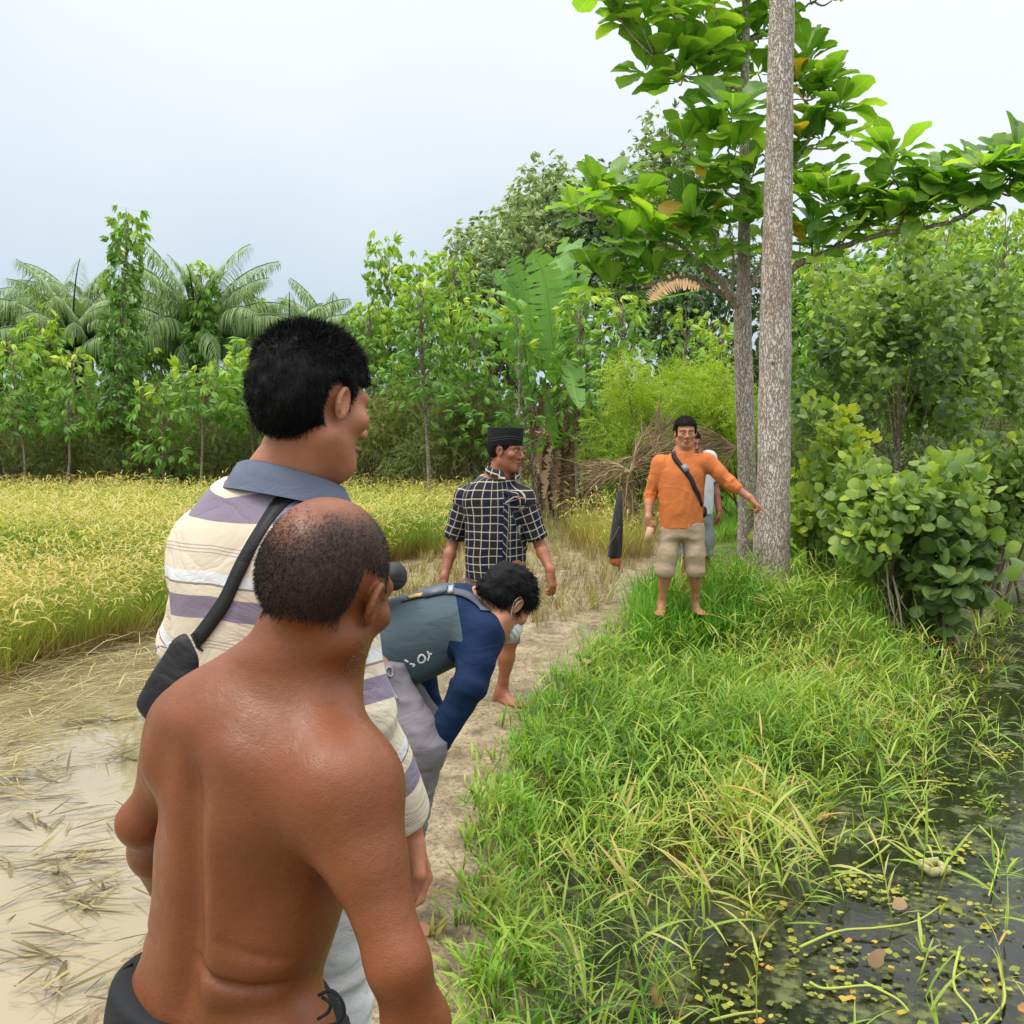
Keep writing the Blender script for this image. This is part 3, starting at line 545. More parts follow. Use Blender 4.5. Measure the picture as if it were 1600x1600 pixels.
# oil palms
def palm(px, top, D, label, seed, nf=30, L=4.2, hub=.5):
    g = np.random.default_rng(seed); zt = H_(top, D); x = P(px, 700, D)[0]; hb = zt - L * hub; t = thing('oil_palm', (x, D, gz1(x, D)), label, 'palm', 'oil palms beyond the grove'); B = np.array([x, D, hb])
    b = MB(); b.tube([[x, D, 0], [x, D, hb * .5], [x, D, hb]], [.38, .34, .30], 12); b.build('trunk', twigm, t); parts = []; ra = MB()
    for k in range(nf):
        a = k * 2.4; el = .15 + 1.25 * (k / nf) ** .8 + g.normal(0, .08); l = L * g.uniform(.85, 1.1); s = np.linspace(0, 1, 12); an = el - (1.3 + .5 * g.random()) * s ** 1.4 * (1.1 - .3 * el)
        rr = np.concatenate([[0], np.cumsum(np.cos(an[1:]))]) * l / 11; zz = np.concatenate([[0], np.cumsum(np.sin(an[1:]))]) * l / 11; h = np.array([math.cos(a), math.sin(a), 0])
        q = B + rr[:, None] * h + zz[:, None] * [0, 0, 1]; ra.tube(q, np.linspace(.05, .012, 12), 4, cap=False); sd = np.array([-h[1], h[0], 0])
        m = 84; u = np.linspace(.12, 1, m); pp = np.stack([np.interp(u, s, q[:, i]) for i in range(3)], 1); tg = nrm(np.stack([np.interp(u, s, np.gradient(q[:, i])) for i in range(3)], 1))
        for sg in (-1, 1): dd = nrm(sd * sg + tg * .55 + [0, 0, -.35] + g.normal(0, .13, (m, 3))); ll = np.interp(u, [0, .3, .7, 1], [.5, 1, .9, .35]) * g.uniform(.85, 1.1, m); lv, lf = leaflet(.85, .052, 1.3, 3); parts.append(scatter(lv, lf, pp, frames(dd), ll, np.clip(g.normal(.5, .15, m) + .2 * (k / nf - .4), 0, 1)))
    V, F, A = merge(parts); c = mesh('fronds', V, F, G0['palm'], t, A); ra.build('rachis', G0['palm'], c)
palm(312, 445, 31.5, 'broad arching palm behind the grove, second from the left, its crown above all neighbours', 1, 40, 3.9)
palm(118, 462, 33, 'palm left of the tall narrow sapling, its fronds splayed against the sky', 2, 32, 3.6)
palm(138, 436, 44, 'more distant palm peeking over the left trees with a pointed centre spear', 3, 22, 4.0)
palm(-8, 478, 33, 'palm cut by the left edge of the picture', 4, 28, 3.0)
palm(455, 486, 36, 'small palm showing above the dark haired head of the striped shirt man', 5, 26, 2.8)
palm(520, 484, 38, 'far palm between the dark haired head and the slim middle sapling', 6, 26, 3.0)
# rubber saplings: px of the foot, py of the top, distance, lean in px at the top
RS = [(172, 338, 27, 38, 'tallest narrow sapling on the left, its leafy spire far above the trees', .3, 25, .36, 9),
      (36, 545, 25.5, -10, 'young tree at the left edge, pale thin trunk with a few orange leaves', .5, 9, 1.0, 14),
      (96, 560, 25.2, 25, 'short sapling with one drooping lime green tuft near the left edge', .55, 6, .45, 10),
      (78, 505, 29, -8, 'bright green tree just right of the left palm', .3, 14, 1.0, 14),
      (222, 530, 30, 5, 'leafy green tree right of the tallest sapling', .3, 12, .9, 12),
      (316, 418, 30, 4, 'sapling with a small round leafy top against the sky above the broad palm', .62, 13, .32, 9),
      (308, 580, 24.8, 18, 'sapling with bare leaning stem and flat crown left of the dark haired head', .72, 6, 1.15, 15),
      (395, 545, 26, 0, 'drooping light green sapling touching the back of the dark haired head', .5, 9, .7, 12),
      (365, 575, 29, 3, 'low sapling with glossy leaves between the leaning stem and the dark haired head', .4, 8, .9, 10),
      (410, 475, 33, 5, 'thin green tree in the gap left above the dark haired head', .4, 13, .6, 10),
      (260, 610, 26, -5, 'low leafy sapling in front of the broad palm', .35, 6, .8, 10),
      (625, 382, 29, -22, 'tall slim sapling with an open leafy top, right of the dark haired head', .35, 18, .6, 12),
      (575, 480, 28, 5, 'sapling with hanging bright leaves close to the forehead of the striped shirt man', .35, 13, .9, 12),
      (672, 448, 21.5, -15, 'leafy sapling with a bare pale pole of a trunk in the middle of the picture', .52, 11, .9, 14),
      (668, 412, 28, -12, 'tall leafy tree just behind the bare pale pole trunk', .4, 15, .9, 13),
      (715, 408, 29, -5, 'tall light green tree left of the banana clump', .35, 16, .9, 13),
      (740, 480, 26, 0, 'sapling with pale drooping leaves at the left side of the banana clump', .35, 11, .8, 12),
      (820, 495, 19.5, -10, 'sapling with large hanging leaves directly in front of the banana clump', .42, 6, .5, 8),
      (975, 475, 18.5, -5, 'sapling behind the dark sheath, thin stem rising through the lime bush', .5, 9, .65, 12),
      (905, 470, 20, 0, 'sapling with yellow green young leaves right of the banana leaves', .5, 9, .7, 13),
      (1060, 500, 22, 10, 'leafy sapling under the left branch of the broad leaved tree', .35, 10, .9, 13),
      (1120, 510, 21, 5, 'sapling with hanging leaves just left of the forked thin trunk', .4, 9, .8, 12),
      (1255, 400, 22, 15, 'leafy sapling just right of the thick trunk', .3, 14, .9, 15),
      (1290, 470, 19, 10, 'sapling with bright drooping tufts beside the thick trunk, low in the gap', .45, 10, .7, 14),
      (1330, 430, 24, 5, 'tall sapling behind the round leaved tree on the right', .3, 13, 1.1, 14),
      (1450, 360, 22, 20, 'tall pale stemmed sapling high on the right, under the long branch', .3, 17, 1.1, 15),
      (1540, 345, 21, 20, 'sapling with dark hanging leaf tuft near the right edge', .3, 17, 1.0, 15),
      (1590, 330, 24, 20, 'tall light green tree cut by the right edge', .25, 18, 1.4, 16),
      (1560, 410, 19, -5, 'slender sapling with pale trunk at the right edge, over the pond', .35, 12, .9, 14),
      (1400, 330, 27, 0, 'far green tree showing above the round leaved tree', .3, 15, 1.3, 14),
      (1500, 345, 28, 0, 'far pale green tree beneath the tip of the long branch', .3, 15, 1.3, 14)]
for k, (px, top, D, ln, lab, c0, nw, rd, per) in enumerate(RS):
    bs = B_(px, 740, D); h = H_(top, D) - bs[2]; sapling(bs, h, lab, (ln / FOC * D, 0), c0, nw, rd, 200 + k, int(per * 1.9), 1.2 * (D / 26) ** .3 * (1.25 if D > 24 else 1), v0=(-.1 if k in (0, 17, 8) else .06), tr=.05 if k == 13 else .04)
# larger trees behind
broadtree(B_(860, 700, 38), H_(262, 38), 2.3, 'tall grey green tree rising highest behind the banana clump', n=2300, seed=31, ls=1.7, v0=.72, mat='dark', z0=.35)
broadtree(B_(800, 700, 36), H_(345, 36), 2.7, 'spreading tree with pale leaf tips left of the tallest one behind the banana clump', n=2600, seed=32, ls=1.5, v0=.72, mat='dark', z0=.3)
broadtree(B_(760, 700, 34), H_(410, 34), 1.6, 'dark crowned tree low behind the left banana leaves', n=1500, seed=33, ls=1.4, v0=.45, z0=.3)
broadtree(B_(935, 700, 35), H_(300, 35), 2.1, 'dark dense tree behind the left branch of big leaves', n=2300, seed=34, ls=1.4, v0=.28, z0=.25)
broadtree(B_(1050, 700, 38), H_(180, 38), 2.1, 'tall airy tree seen through the gap left of the thick trunk', n=2000, seed=35, ls=1.5, v0=.7, z0=.3, clumps=36, cs=.24)
broadtree(B_(1110, 700, 31), H_(380, 31), 2.4, 'dark green tree behind the orange shirted man', n=2000, seed=36, ls=1.4, v0=.3, z0=.2)
broadtree(B_(1300, 700, 31), H_(400, 31), 2.2, 'green tree far behind the thick trunk on its right side', n=1900, seed=37, ls=1.5, v0=.4, mat='rubber', z0=.2)
broadtree(B_(1420, 700, 33), H_(350, 33), 2.6, 'broad far tree in the middle of the right side', n=2200, seed=38, ls=1.6, v0=.45, mat='rubber', z0=.2)
broadtree(B_(1560, 700, 30), H_(360, 30), 2.8, 'broad far tree at the right edge behind the slender sapling', n=2200, seed=39, ls=1.6, v0=.35, mat='rubber', z0=.2)
# shrubs along the field edge
SH = [(20, 600, 28, 1.7, 'olive shrub at the far left edge', .42), (110, 625, 27, 1.6, 'tangled shrub below the short lime tufted sapling', .38), (205, 640, 27.5, 1.7, 'dense shrub right of the tallest sapling foot', .45),
      (265, 605, 28, 1.5, 'tall olive shrub below the broad palm', .5), (350, 640, 27.2, 1.5, 'brown green shrub behind the leaning bare stem', .35), (440, 630, 27.8, 1.6, 'shrub hidden partly by the dark haired head', .35),
      (580, 625, 27, 1.5, 'bright shrub right of the face of the striped shirt man', .6), (640, 600, 27.5, 1.7, 'green shrub at the foot of the slim saplings', .5), (700, 620, 26, 1.4, 'grey twiggy shrub left of the black cap', .28), (750, 600, 26.5, 1.4, 'twiggy dull shrub behind the black cap', .3)]
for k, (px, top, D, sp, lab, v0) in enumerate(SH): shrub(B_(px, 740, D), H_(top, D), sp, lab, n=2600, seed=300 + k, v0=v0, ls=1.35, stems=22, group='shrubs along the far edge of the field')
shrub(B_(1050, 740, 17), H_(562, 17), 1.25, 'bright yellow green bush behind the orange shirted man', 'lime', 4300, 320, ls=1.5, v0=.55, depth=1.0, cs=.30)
shrub(B_(985, 740, 18), H_(620, 18), .75, 'smaller dark lime bush left of the bright bush', 'lime', 1900, 321, ls=1.4, v0=.25)
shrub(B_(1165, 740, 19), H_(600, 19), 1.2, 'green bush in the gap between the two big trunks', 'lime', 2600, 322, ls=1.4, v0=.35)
shrub(B_(1270, 740, 18), H_(640, 18), 1.1, 'dark shrub right behind the thick trunk', 'shrub', 2500, 323, v0=.2)
shrub(B_(1560, 740, 17), H_(600, 17), 1.6, 'dark green shrub at the right edge above the pond', 'shrub', 3200, 324, v0=.35)
# round leaved trees and bushes by the pond
broadtree(B_(1400, 740, 13.5), H_(372, 13.5), 1.25, 'tall round leaved tree right of the thick trunk, a few leaves yellow', 'round_leaf_tree', RND, 'waru', 3300, 51, .105, .47, 34, .05, .15, depth=1.1, cs=.26)
broadtree(B_(1500, 740, 14.5), H_(420, 14.5), 1.1, 'thinner round leaved tree behind the tall one, close to the right edge', 'round_leaf_tree', RND, 'waru', 2400, 52, .11, .45, 26, .045, .15, cs=.26)
shrub(B_(1400, 930, 9.4), H_(712, 9.4), .75, 'near bush of large round leaves hanging over the pond edge', 'waru', 1750, 61, RND, .10, .55, 26, name='round_leaf_bush', depth=.65, cs=.34)
shrub(B_(1290, 880, 10.6), H_(655, 10.6), .62, 'lighter round leaved bush right beside the thick trunk', 'waru', 900, 62, RND, .11, .72, 20, name='round_leaf_bush', cs=.36)
shrub(B_(1480, 930, 9.0), H_(815, 9.0), .42, 'low dark round leaved clump dipping into the pond', 'waru', 420, 64, RND, .14, .3, 14, name='round_leaf_bush', cs=.4)
shrub(B_(1555, 860, 12.6), H_(690, 12.6), .85, 'dull round leaved bush at the right edge across the water', 'waru', 1700, 63, RND, .10, .48, 22, name='round_leaf_bush')
# ---------------------------------------------------------------- banana clump
def bleaf(q, W, side, g, tears=9):
    """a torn banana blade along a curved rib"""
    q = curve(q, 26); m = len(q); t = nrm(np.gradient(q, axis=0)); s = nrm(side - t * (t @ side)[:, None]); nn = np.cross(t, s); u = np.linspace(0, 1, m); w = W / 2 * np.interp(u, [0, .08, .2, .7, .92, 1], [.0, .1, .9, 1, .55, .05])
    V = []; F = []; o = 0
    for sg in (-1, 1):
        cuts = sorted(set([1, m - 1] + list(g.integers(3, m - 2, tears * 2))))
        for a, b in zip(cuts[:-1], cuts[1:]):
            dr = g.uniform(-.1, .45); k = b - a + 1; idx = np.arange(a, b + 1); sh = np.linspace(.5, -.5, k)[:, None] * t[idx] * .02 * k
            for c, (fr, zz) in enumerate(((0, 0), (.5, .10), (1, .0))): V.append(q[idx] + s[idx] * (sg * w[idx] * fr)[:, None] + nn[idx] * (w[idx] * (zz - dr * fr * fr))[:, None] + sh * fr)
            for c in (0, 1):
                for i in range(k - 1): F.append([o + c * k + i, o + c * k + i + 1, o + (c + 1) * k + i + 1, o + (c + 1) * k + i])
            o += 3 * k
    return np.concatenate(V), np.array(F), q
def banana(px, D, h, leaves, label, seed, dry=14):
    g = np.random.default_rng(seed); b0 = B_(px, 740, D); t = thing('banana_plant', b0, label, 'banana plant', 'banana clump'); top = b0 + [g.normal(0, .15), 0, h]
    trunk([b0 - [0, 0, .1], (b0 + top) / 2 + [g.normal(0, .06), 0, 0], top], [.17, .14, .08], 'pseudostem', bark2, t, 12, 16, .08); mb = MB(); rib = MB()
    for (ex, ey, dd, W) in leaves:
        e = P(ex, ey, D + dd); mid = (top + e) / 2 + [0, 0, .28 * np.linalg.norm(e - top)] * (1 if e[2] > top[2] - 1 else 1.5); sd = np.cross(nrm(e - top), [0, 0, 1]) + [.25, g.uniform(-.6, -.1), 0]; v, f, q = bleaf([top - [0, 0, .2], top + (mid - top) * .6, mid, e], W * 1.2, nrm(sd), g); mb.add(v, f, float(g.uniform(.2, .95))); rib.tube(q, np.linspace(.028, .006, len(q)), 5, .9)
    if leaves: cr_ = mb.build('leaves', G0['banana'], t); rib.build('midribs', G0['banana'], cr_)
    db = MB()
    for k in range(dry):
        a = g.uniform(0, 6.28); z = g.uniform(.45, 1) * h; s0 = b0 + [math.cos(a) * .12, math.sin(a) * .12, z]; ln = g.uniform(.5, 1.2); e = s0 + [math.cos(a) * g.uniform(.05, .4), math.sin(a) * .25, -ln]; e[2] = max(e[2], b0[2] + .05)
        v, f, _ = bleaf([s0, s0 + [math.cos(a) * .2, math.sin(a) * .2, -.05], (s0 + e) / 2 + [math.cos(a) * .1, 0, 0], e], g.uniform(.12, .3), np.array([math.sin(a), -math.cos(a), .3]), g, 6); db.add(v, f, float(g.uniform(0, .9)))
    db.build('dry_leaves', deadm, t)
bark2 = barkmat('banana_stem', (.16, .10, .06), (.30, .21, .13), (.05, .03, .02), (12, 12, 2))
banana(868, 21, 3.0, [(832, 390, 0, .62), (905, 372, 1, .6), (868, 400, .5, .55), (745, 452, 0, .55), (722, 520, -.8, .5), (955, 400, .6, .5), (905, 640, -2.2, .55)], 'banana plant at the front of the clump with upright torn leaves', 71, 22)
banana(895, 22, 3.4, [(940, 395, 0, .65), (975, 430, -.3, .6), (1000, 480, .3, .5), (880, 370, .5, .5), (915, 560, -1.6, .5)], 'taller banana plant in the middle of the clump with wide bright leaves', 72, 20)
banana(842, 23, 2.7, [(740, 560, -.6, .5), (770, 420, 0, .55), (735, 480, .4, .5), (800, 400, 0, .5)], 'banana plant at the left of the clump with leaves bending down', 73, 18)
banana(925, 21.5, 2.4, [(1090, 455, .2, .42), (965, 620, -1.2, .5), (985, 540, -.5, .5)], 'short banana plant at the right of the clump, thick with brown dead leaves', 74, 24)
banana(880, 20.3, 1.6, [(905, 690, -.6, .35), (840, 600, -.4, .4)], 'small banana stump in front of the clump wrapped in dry leaves', 75, 20)
# ---------------------------------------------------------------- the two big trunks
FT_ = thing('thick_trunk_tree', B_(1206, 925, 9.6), 'tree with the thickest pale cracked trunk, the one the man in orange points at', 'tree')
D1 = 9.6; tp = [P(a, b, D1) for a, b in ((1206, 960), (1205, 880), (1208, 760), (1210, 640), (1211, 560), (1214, 400), (1218, 200), (1222, 0), (1225, -200), (1228, -480), (1230, -800))]
trunk(tp, [.235, .185, .155, .152, .150, .137, .125, .115, .105, .08, .05], 'trunk', bark, FT_, 40, 420, .035)
b = MB()
for (a, c, r) in ((1206, 566, .045), (1204, 842, .06)):
    b = MB(); ctr = P(a, c, D1 - .10); q = np.array([ctr + [0, .10, 0], ctr, ctr + [0, -.055, .0]]); b.tube(q, [r * 1.6, r, r * .35], 12); b.build('knot', bark, FT_)
def rosette(c, axis, n, L, g, v0=.5, lift=.75):
    out = []
    for k in range(n):
        a = k * 2.4 + g.uniform(-.3, .3); el = lift + g.uniform(-.65, .55) - .3 * (k / n); sp = L * g.uniform(.75, 1.1); W = sp * g.uniform(.58, .68); nu, nv = 9, 7
        u = np.linspace(0, 1, nu); prof = np.interp(u, [0, .12, .25, .375, .5, .625, .75, .875, .96, 1], [.03, .10, .34, .62, .84, .97, 1.0, .88, .55, .18]); dr = g.uniform(.2, .9); an = -dr * u ** 1.5; y = np.concatenate([[0], np.cumsum(np.cos(an[1:]))]) / (nu - 1) * sp; z = np.concatenate([[0], np.cumsum(np.sin(an[1:]))]) / (nu - 1) * sp
        s = np.linspace(-1, 1, nv); cup = g.uniform(.05, .4); X = s[None] * prof[:, None] * W / 2; Y = y[:, None] + 0 * X; Z = z[:, None] + np.abs(s)[None] * prof[:, None] * W / 2 * cup + .012 * np.sin(9 * u + g.uniform(0, 6))[:, None] * np.abs(s)[None] + .006 * np.cos(np.arange(nu) * 3.1)[:, None] * (np.abs(s)[None] > .9)
        V = np.stack([X, Y, Z], -1).reshape(-1, 3) + [0, .04, 0]; V = V @ rx(el).T @ rz(a).T
        i, j = np.meshgrid(np.arange(nu - 1), np.arange(nv - 1), indexing='ij'); i = i.ravel(); j = j.ravel(); F = np.stack([i * nv + j, i * nv + j + 1, (i + 1) * nv + j + 1, (i + 1) * nv + j], 1)
        rib = 1 - np.clip(np.abs(np.tile(s, nu)) * 6, 0, 1); vv = np.clip(v0 + g.normal(0, .2) + .22 * (1 if g.random() < .15 else 0), 0, .90); vv = .98 if g.random() < .018 else vv
        out.append((V, F, {'v': np.clip(vv + 0 * rib, 0, 1), 'rib': rib, 'u': np.repeat(u, nv), 's': np.tile(s, nu)}))
    V, F, A = merge(out); ax = nrm(np.array(axis, float)); R = frames(np.array([ax]))[0]; R = np.stack([R[:, 0], -R[:, 2], R[:, 1]], 1) if False else np.stack([R[:, 0], np.cross(ax, R[:, 0]), ax], 1)
    return V @ R.T + c, F, A
KM = Mat('broad_leaf_veined', .34, .5); v = KM.attr('v'); c_ = KM.ramp(KM.math('MULTIPLY_ADD', KM.noise(7, 2), .12, KM.math('SUBTRACT', v, .06)), ((0, (.075, .17, .035)), (.4, (.145, .30, .045)), (.75, (.25, .45, .05)), (.93, (.38, .54, .08)), (.955, (.55, .40, .05)), (1, (.62, .34, .05))))
uu, ss = KM.attr('u'), KM.attr('s'); dg = KM.math('SUBTRACT', KM.math('MULTIPLY', uu, 9), KM.math('MULTIPLY', KM.math('ABSOLUTE', ss), 2.6)); fr = KM.math('ABSOLUTE', KM.math('SUBTRACT', KM.math('FRACT', dg), .5)); vein = KM.math('LESS_THAN', fr, .055); mid = KM.math('LESS_THAN', KM.math('ABSOLUTE', ss), .05)
vn = KM.math('MAXIMUM', KM.math('MULTIPLY', vein, .40), KM.math('MULTIPLY', mid, .7)); KM.col(KM.mix(vn, c_, (.38, .50, .14))); KM.bump(vn, .4, .01); KM.transl(.56, (1.45, 1.5, .5))
KT = thing('broad_leaf_tree', B_(1168, 860, 11.0), 'thinner pale trunk behind the thick one, its branches carrying very large glossy leaves', 'tree')
D2 = 11.0; tq = [P(a, b, D2) for a, b in ((1170, 880), (1168, 820), (1166, 700), (1163, 600), (1160, 500), (1162, 440), (1163, 300), (1163, 180), (1165, 60), (1166, -60), (1168, -260), (1170, -420))]
trunk(tq, [.13, .105, .10, .10, .098, .075, .055, .050, .045, .04, .03, .015], 'trunk', bark, KT, 30, 300, .05)
BR = [([(1156, 480, 0), (1140, 455, -.2), (1120, 432, -.4), (1090, 412, -.6), (1058, 398, -.8), (1040, 405, -.9), (1025, 420, -1)], .055), ([(1150, 470, 0), (1110, 450, -.2), (1070, 432, -.5), (1010, 445, -.7), (985, 430, -.8)], .03),
      ([(1090, 412, -.6), (1060, 380, -.7), (1010, 370, -.6), (965, 330, -.6), (930, 300, -.6)], .026), ([(1058, 398, -.8), (1030, 380, -1), (980, 350, -1.1), (905, 330, -1.1)], .02), ([(1120, 432, -.4), (1122, 380, -.5), (1105, 345, -.5)], .018), ([(1143, 455, -.1), (1146, 400, -.3), (1140, 350, -.3)], .02),
      ([(1168, 445, 0), (1205, 430, -.1), (1245, 415, -.3), (1290, 395, -.5), (1340, 376, -.7), (1400, 362, -.9), (1460, 352, -1.1), (1500, 340, -1.2), (1550, 318, -1.3)], .045), ([(1290, 395, -.5), (1320, 372, -.6), (1345, 350, -.7)], .018),
      ([(1400, 362, -.9), (1420, 330, -1), (1455, 312, -1), (1490, 290, -1.1)], .018), ([(1415, 335, -1), (1405, 300, -1), (1393, 262, -1)], .016), ([(1490, 345, -1.1), (1540, 320, -1.3), (1575, 280, -1.3)], .018), ([(1172, 440, 0), (1192, 400, .1), (1196, 340, .2), (1240, 262, .1), (1275, 200, 0), (1300, 170, 0), (1338, 128, -.1)], .022),
      ([(1275, 200, 0), (1262, 165, .1), (1245, 140, .1)], .015), ([(1163, 70, 0), (1120, 58, -.2), (1075, 38, -.5), (1030, 8, -.7), (1000, -30, -.8)], .03), ([(1163, 66, 0), (1200, 50, .2), (1245, 20, .3), (1290, -10, .3)], .024), ([(1163, 150, 0), (1190, 134, .2), (1225, 128, .4), (1255, 90, .4)], .02),
      ([(1163, 250, 0), (1200, 240, .2)], .02), ([(1192, 332, 0), (1165, 318, -.2), (1135, 300, -.5), (1110, 262, -.7)], .02), ([(1135, 300, -.5), (1140, 240, -.7), (1142, 190, -.8)], .015), ([(1163, 140, 0), (1120, 130, -.3), (1070, 120, -.5), (1030, 95, -.5)], .02)]
tb = MB(); fol = []; g = np.random.default_rng(77); tips = []
for pts, r in BR:
    q = curve([P(a, b, D2 + c) for a, b, c in pts], 6 * len(pts)); q[1:-1] += g.normal(0, .008, (len(q) - 2, 3)); tb.tube(q, np.linspace(r, max(.008, r * .3), len(q)), 10)
RO = [(1143, 178, -.9, 8, .40), (1108, 205, -.7, 6, .34), (1150, 232, -.8, 7, .33), (1105, 262, -.8, 7, .33), (1180, 255, -.1, 8, .32), (1070, 225, -.5, 5, .32), (1165, 285, .2, 7, .32), (1130, 290, .1, 7, .32), (1092, 290, -.6, 5, .3),
      (930, 300, -.7, 8, .30), (962, 292, -.5, 8, .32), (1000, 312, -.6, 7, .31), (905, 330, -1.1, 7, .28), (1020, 350, -1.0, 7, .34), (1042, 312, -.4, 6, .32), (975, 378, -1.0, 7, .30), (940, 345, -.9, 6, .28), (1010, 385, -.9, 6, .3), (1075, 345, -.7, 7, .32), (1110, 330, -.4, 7, .31), (1140, 345, -.2, 7, .30), (1062, 385, -.8, 6, .3), (1120, 385, -.4, 6, .3), (1150, 395, .1, 7, .3), (1180, 345, .3, 6, .3), (930, 425, -.9, 6, .3), (955, 450, -.9, 7, .3), (985, 425, -.8, 6, .3), (1020, 430, -1.0, 6, .28), (1090, 400, -.5, 6, .28),
      (960, 12, -.8, 8, .36), (1003, 35, -.7, 8, .34), (930, -10, -.8, 7, .34), (1050, 10, -.5, 8, .34), (1032, 85, -.5, 8, .36), (1068, 95, -.4, 8, .34), (1100, 85, -.3, 8, .34), (1060, 125, -.5, 8, .32), (1100, 130, -.4, 8, .32), (1130, 110, 0, 8, .32), (1145, 65, .2, 8, .34), (1185, 55, .2, 8, .34), (1100, 25, -.2, 8, .34), (1010, 110, -.5, 6, .3), (1190, 20, .3, 8, .34), (1185, 110, .3, 7, .32), (1140, 145, .2, 6, .3), (980, -40, -.8, 7, .34), (1200, -30, 0, 8, .34), (1110, -40, 0, 8, .34), (1040, -50, -.4, 8, .34),
      (1258, 88, .4, 8, .34), (1245, 125, .3, 8, .32), (1285, 130, .1, 8, .32), (1310, 165, 0, 7, .32), (1270, 180, 0, 8, .32), (1250, 215, 0, 7, .32), (1238, 262, .1, 7, .3), (1285, 215, 0, 5, .28), (1325, 215, -.1, 4, .28), (1300, -5, .3, 8, .34), (1345, -25, .3, 6, .34), (1265, -10, .3, 7, .34), (1262, 150, .3, 7, .32),
      (1393, 245, -1, 9, .34), (1295, 315, -.5, 8, .32), (1325, 318, -.6, 7, .32), (1270, 345, -.2, 8, .32), (1255, 300, 0, 6, .3), (1350, 325, -.7, 7, .3), (1375, 300, -.8, 7, .3), (1420, 290, -1, 8, .32), (1405, 325, -1, 8, .30), (1450, 270, -1, 7, .32), (1455, 315, -1.1, 8, .3), (1485, 285, -1.1, 8, .32), (1515, 260, -1.2, 8, .32), (1520, 305, -1.2, 8, .3), (1555, 255, -1.3, 8, .32), (1585, 245, -1.3, 8, .32), (1565, 295, -1.3, 8, .3), (1600, 290, -1.3, 7, .32), (1630, 260, -1.3, 7, .32), (1310, 365, -.5, 7, .28), (1270, 385, -.3, 6, .28), (1250, 370, -.2, 7, .28), (1345, 350, -.6, 6, .28), (1385, 345, -.9, 6, .28), (1440, 335, -1.1, 6, .28), (1500, 325, -1.2, 6, .28), (1285, 280, -.1, 4, .3)]
tw = MB(); ends = np.concatenate([curve([P(a, b, D2 + c) for a, b, c in pts], 20)[4:] for pts, r in BR] + [np.array(tq[5:])])
for k, (a, b_, dd, n, L) in enumerate(RO):
    c = P(a, b_ + 6, D2 + dd); fol.append(rosette(c, (g.normal(0, .25), g.normal(-.25, .25), 1), n + 2, L * 1.3, g, .5 + g.normal(0, .1), .75))
    e = ends[np.argmin(np.linalg.norm(ends - c, axis=1) + (ends[:, 2] > c[2]) * .3)]; tw.tube(curve([e, (e + c) / 2 - [0, 0, .05], c], 8), np.linspace(.012, .007, 8), 6)
for k, (a, b_, dd, n, L) in enumerate(RO[::3]): fol.append(rosette(P(a + g.normal(0, 16), b_ + g.normal(2, 14), D2 + dd + g.normal(0, .25)), (g.normal(0, .4), g.normal(-.3, .3), 1), 5, L * g.uniform(.9, 1.25), g, .55 + g.normal(0, .1), .8))
V, F, A = merge(fol); mesh('crown', V, F, KM.m, KT, A); tb.V += tw.V; tb.A += tw.A; [tb.F.setdefault(k, []).extend([f + tb.n for f in fs]) for k, fs in tw.F.items()]; tb.n += tw.n; tb.build('branches', bark, KT)
# crown of the thick tree, above the picture
fol = []
for k in range(26): c = P(1228, -560, D1) + nrm(g.normal(size=3)) * g.uniform(.3, 1.3, 3); c[2] = max(c[2], H_(-330, D1)); fol.append(rosette(c, (0, 0, 1), 6, .3, g))
V, F, A = merge(fol); mesh('crown', V, F, KM.m, FT_, A)
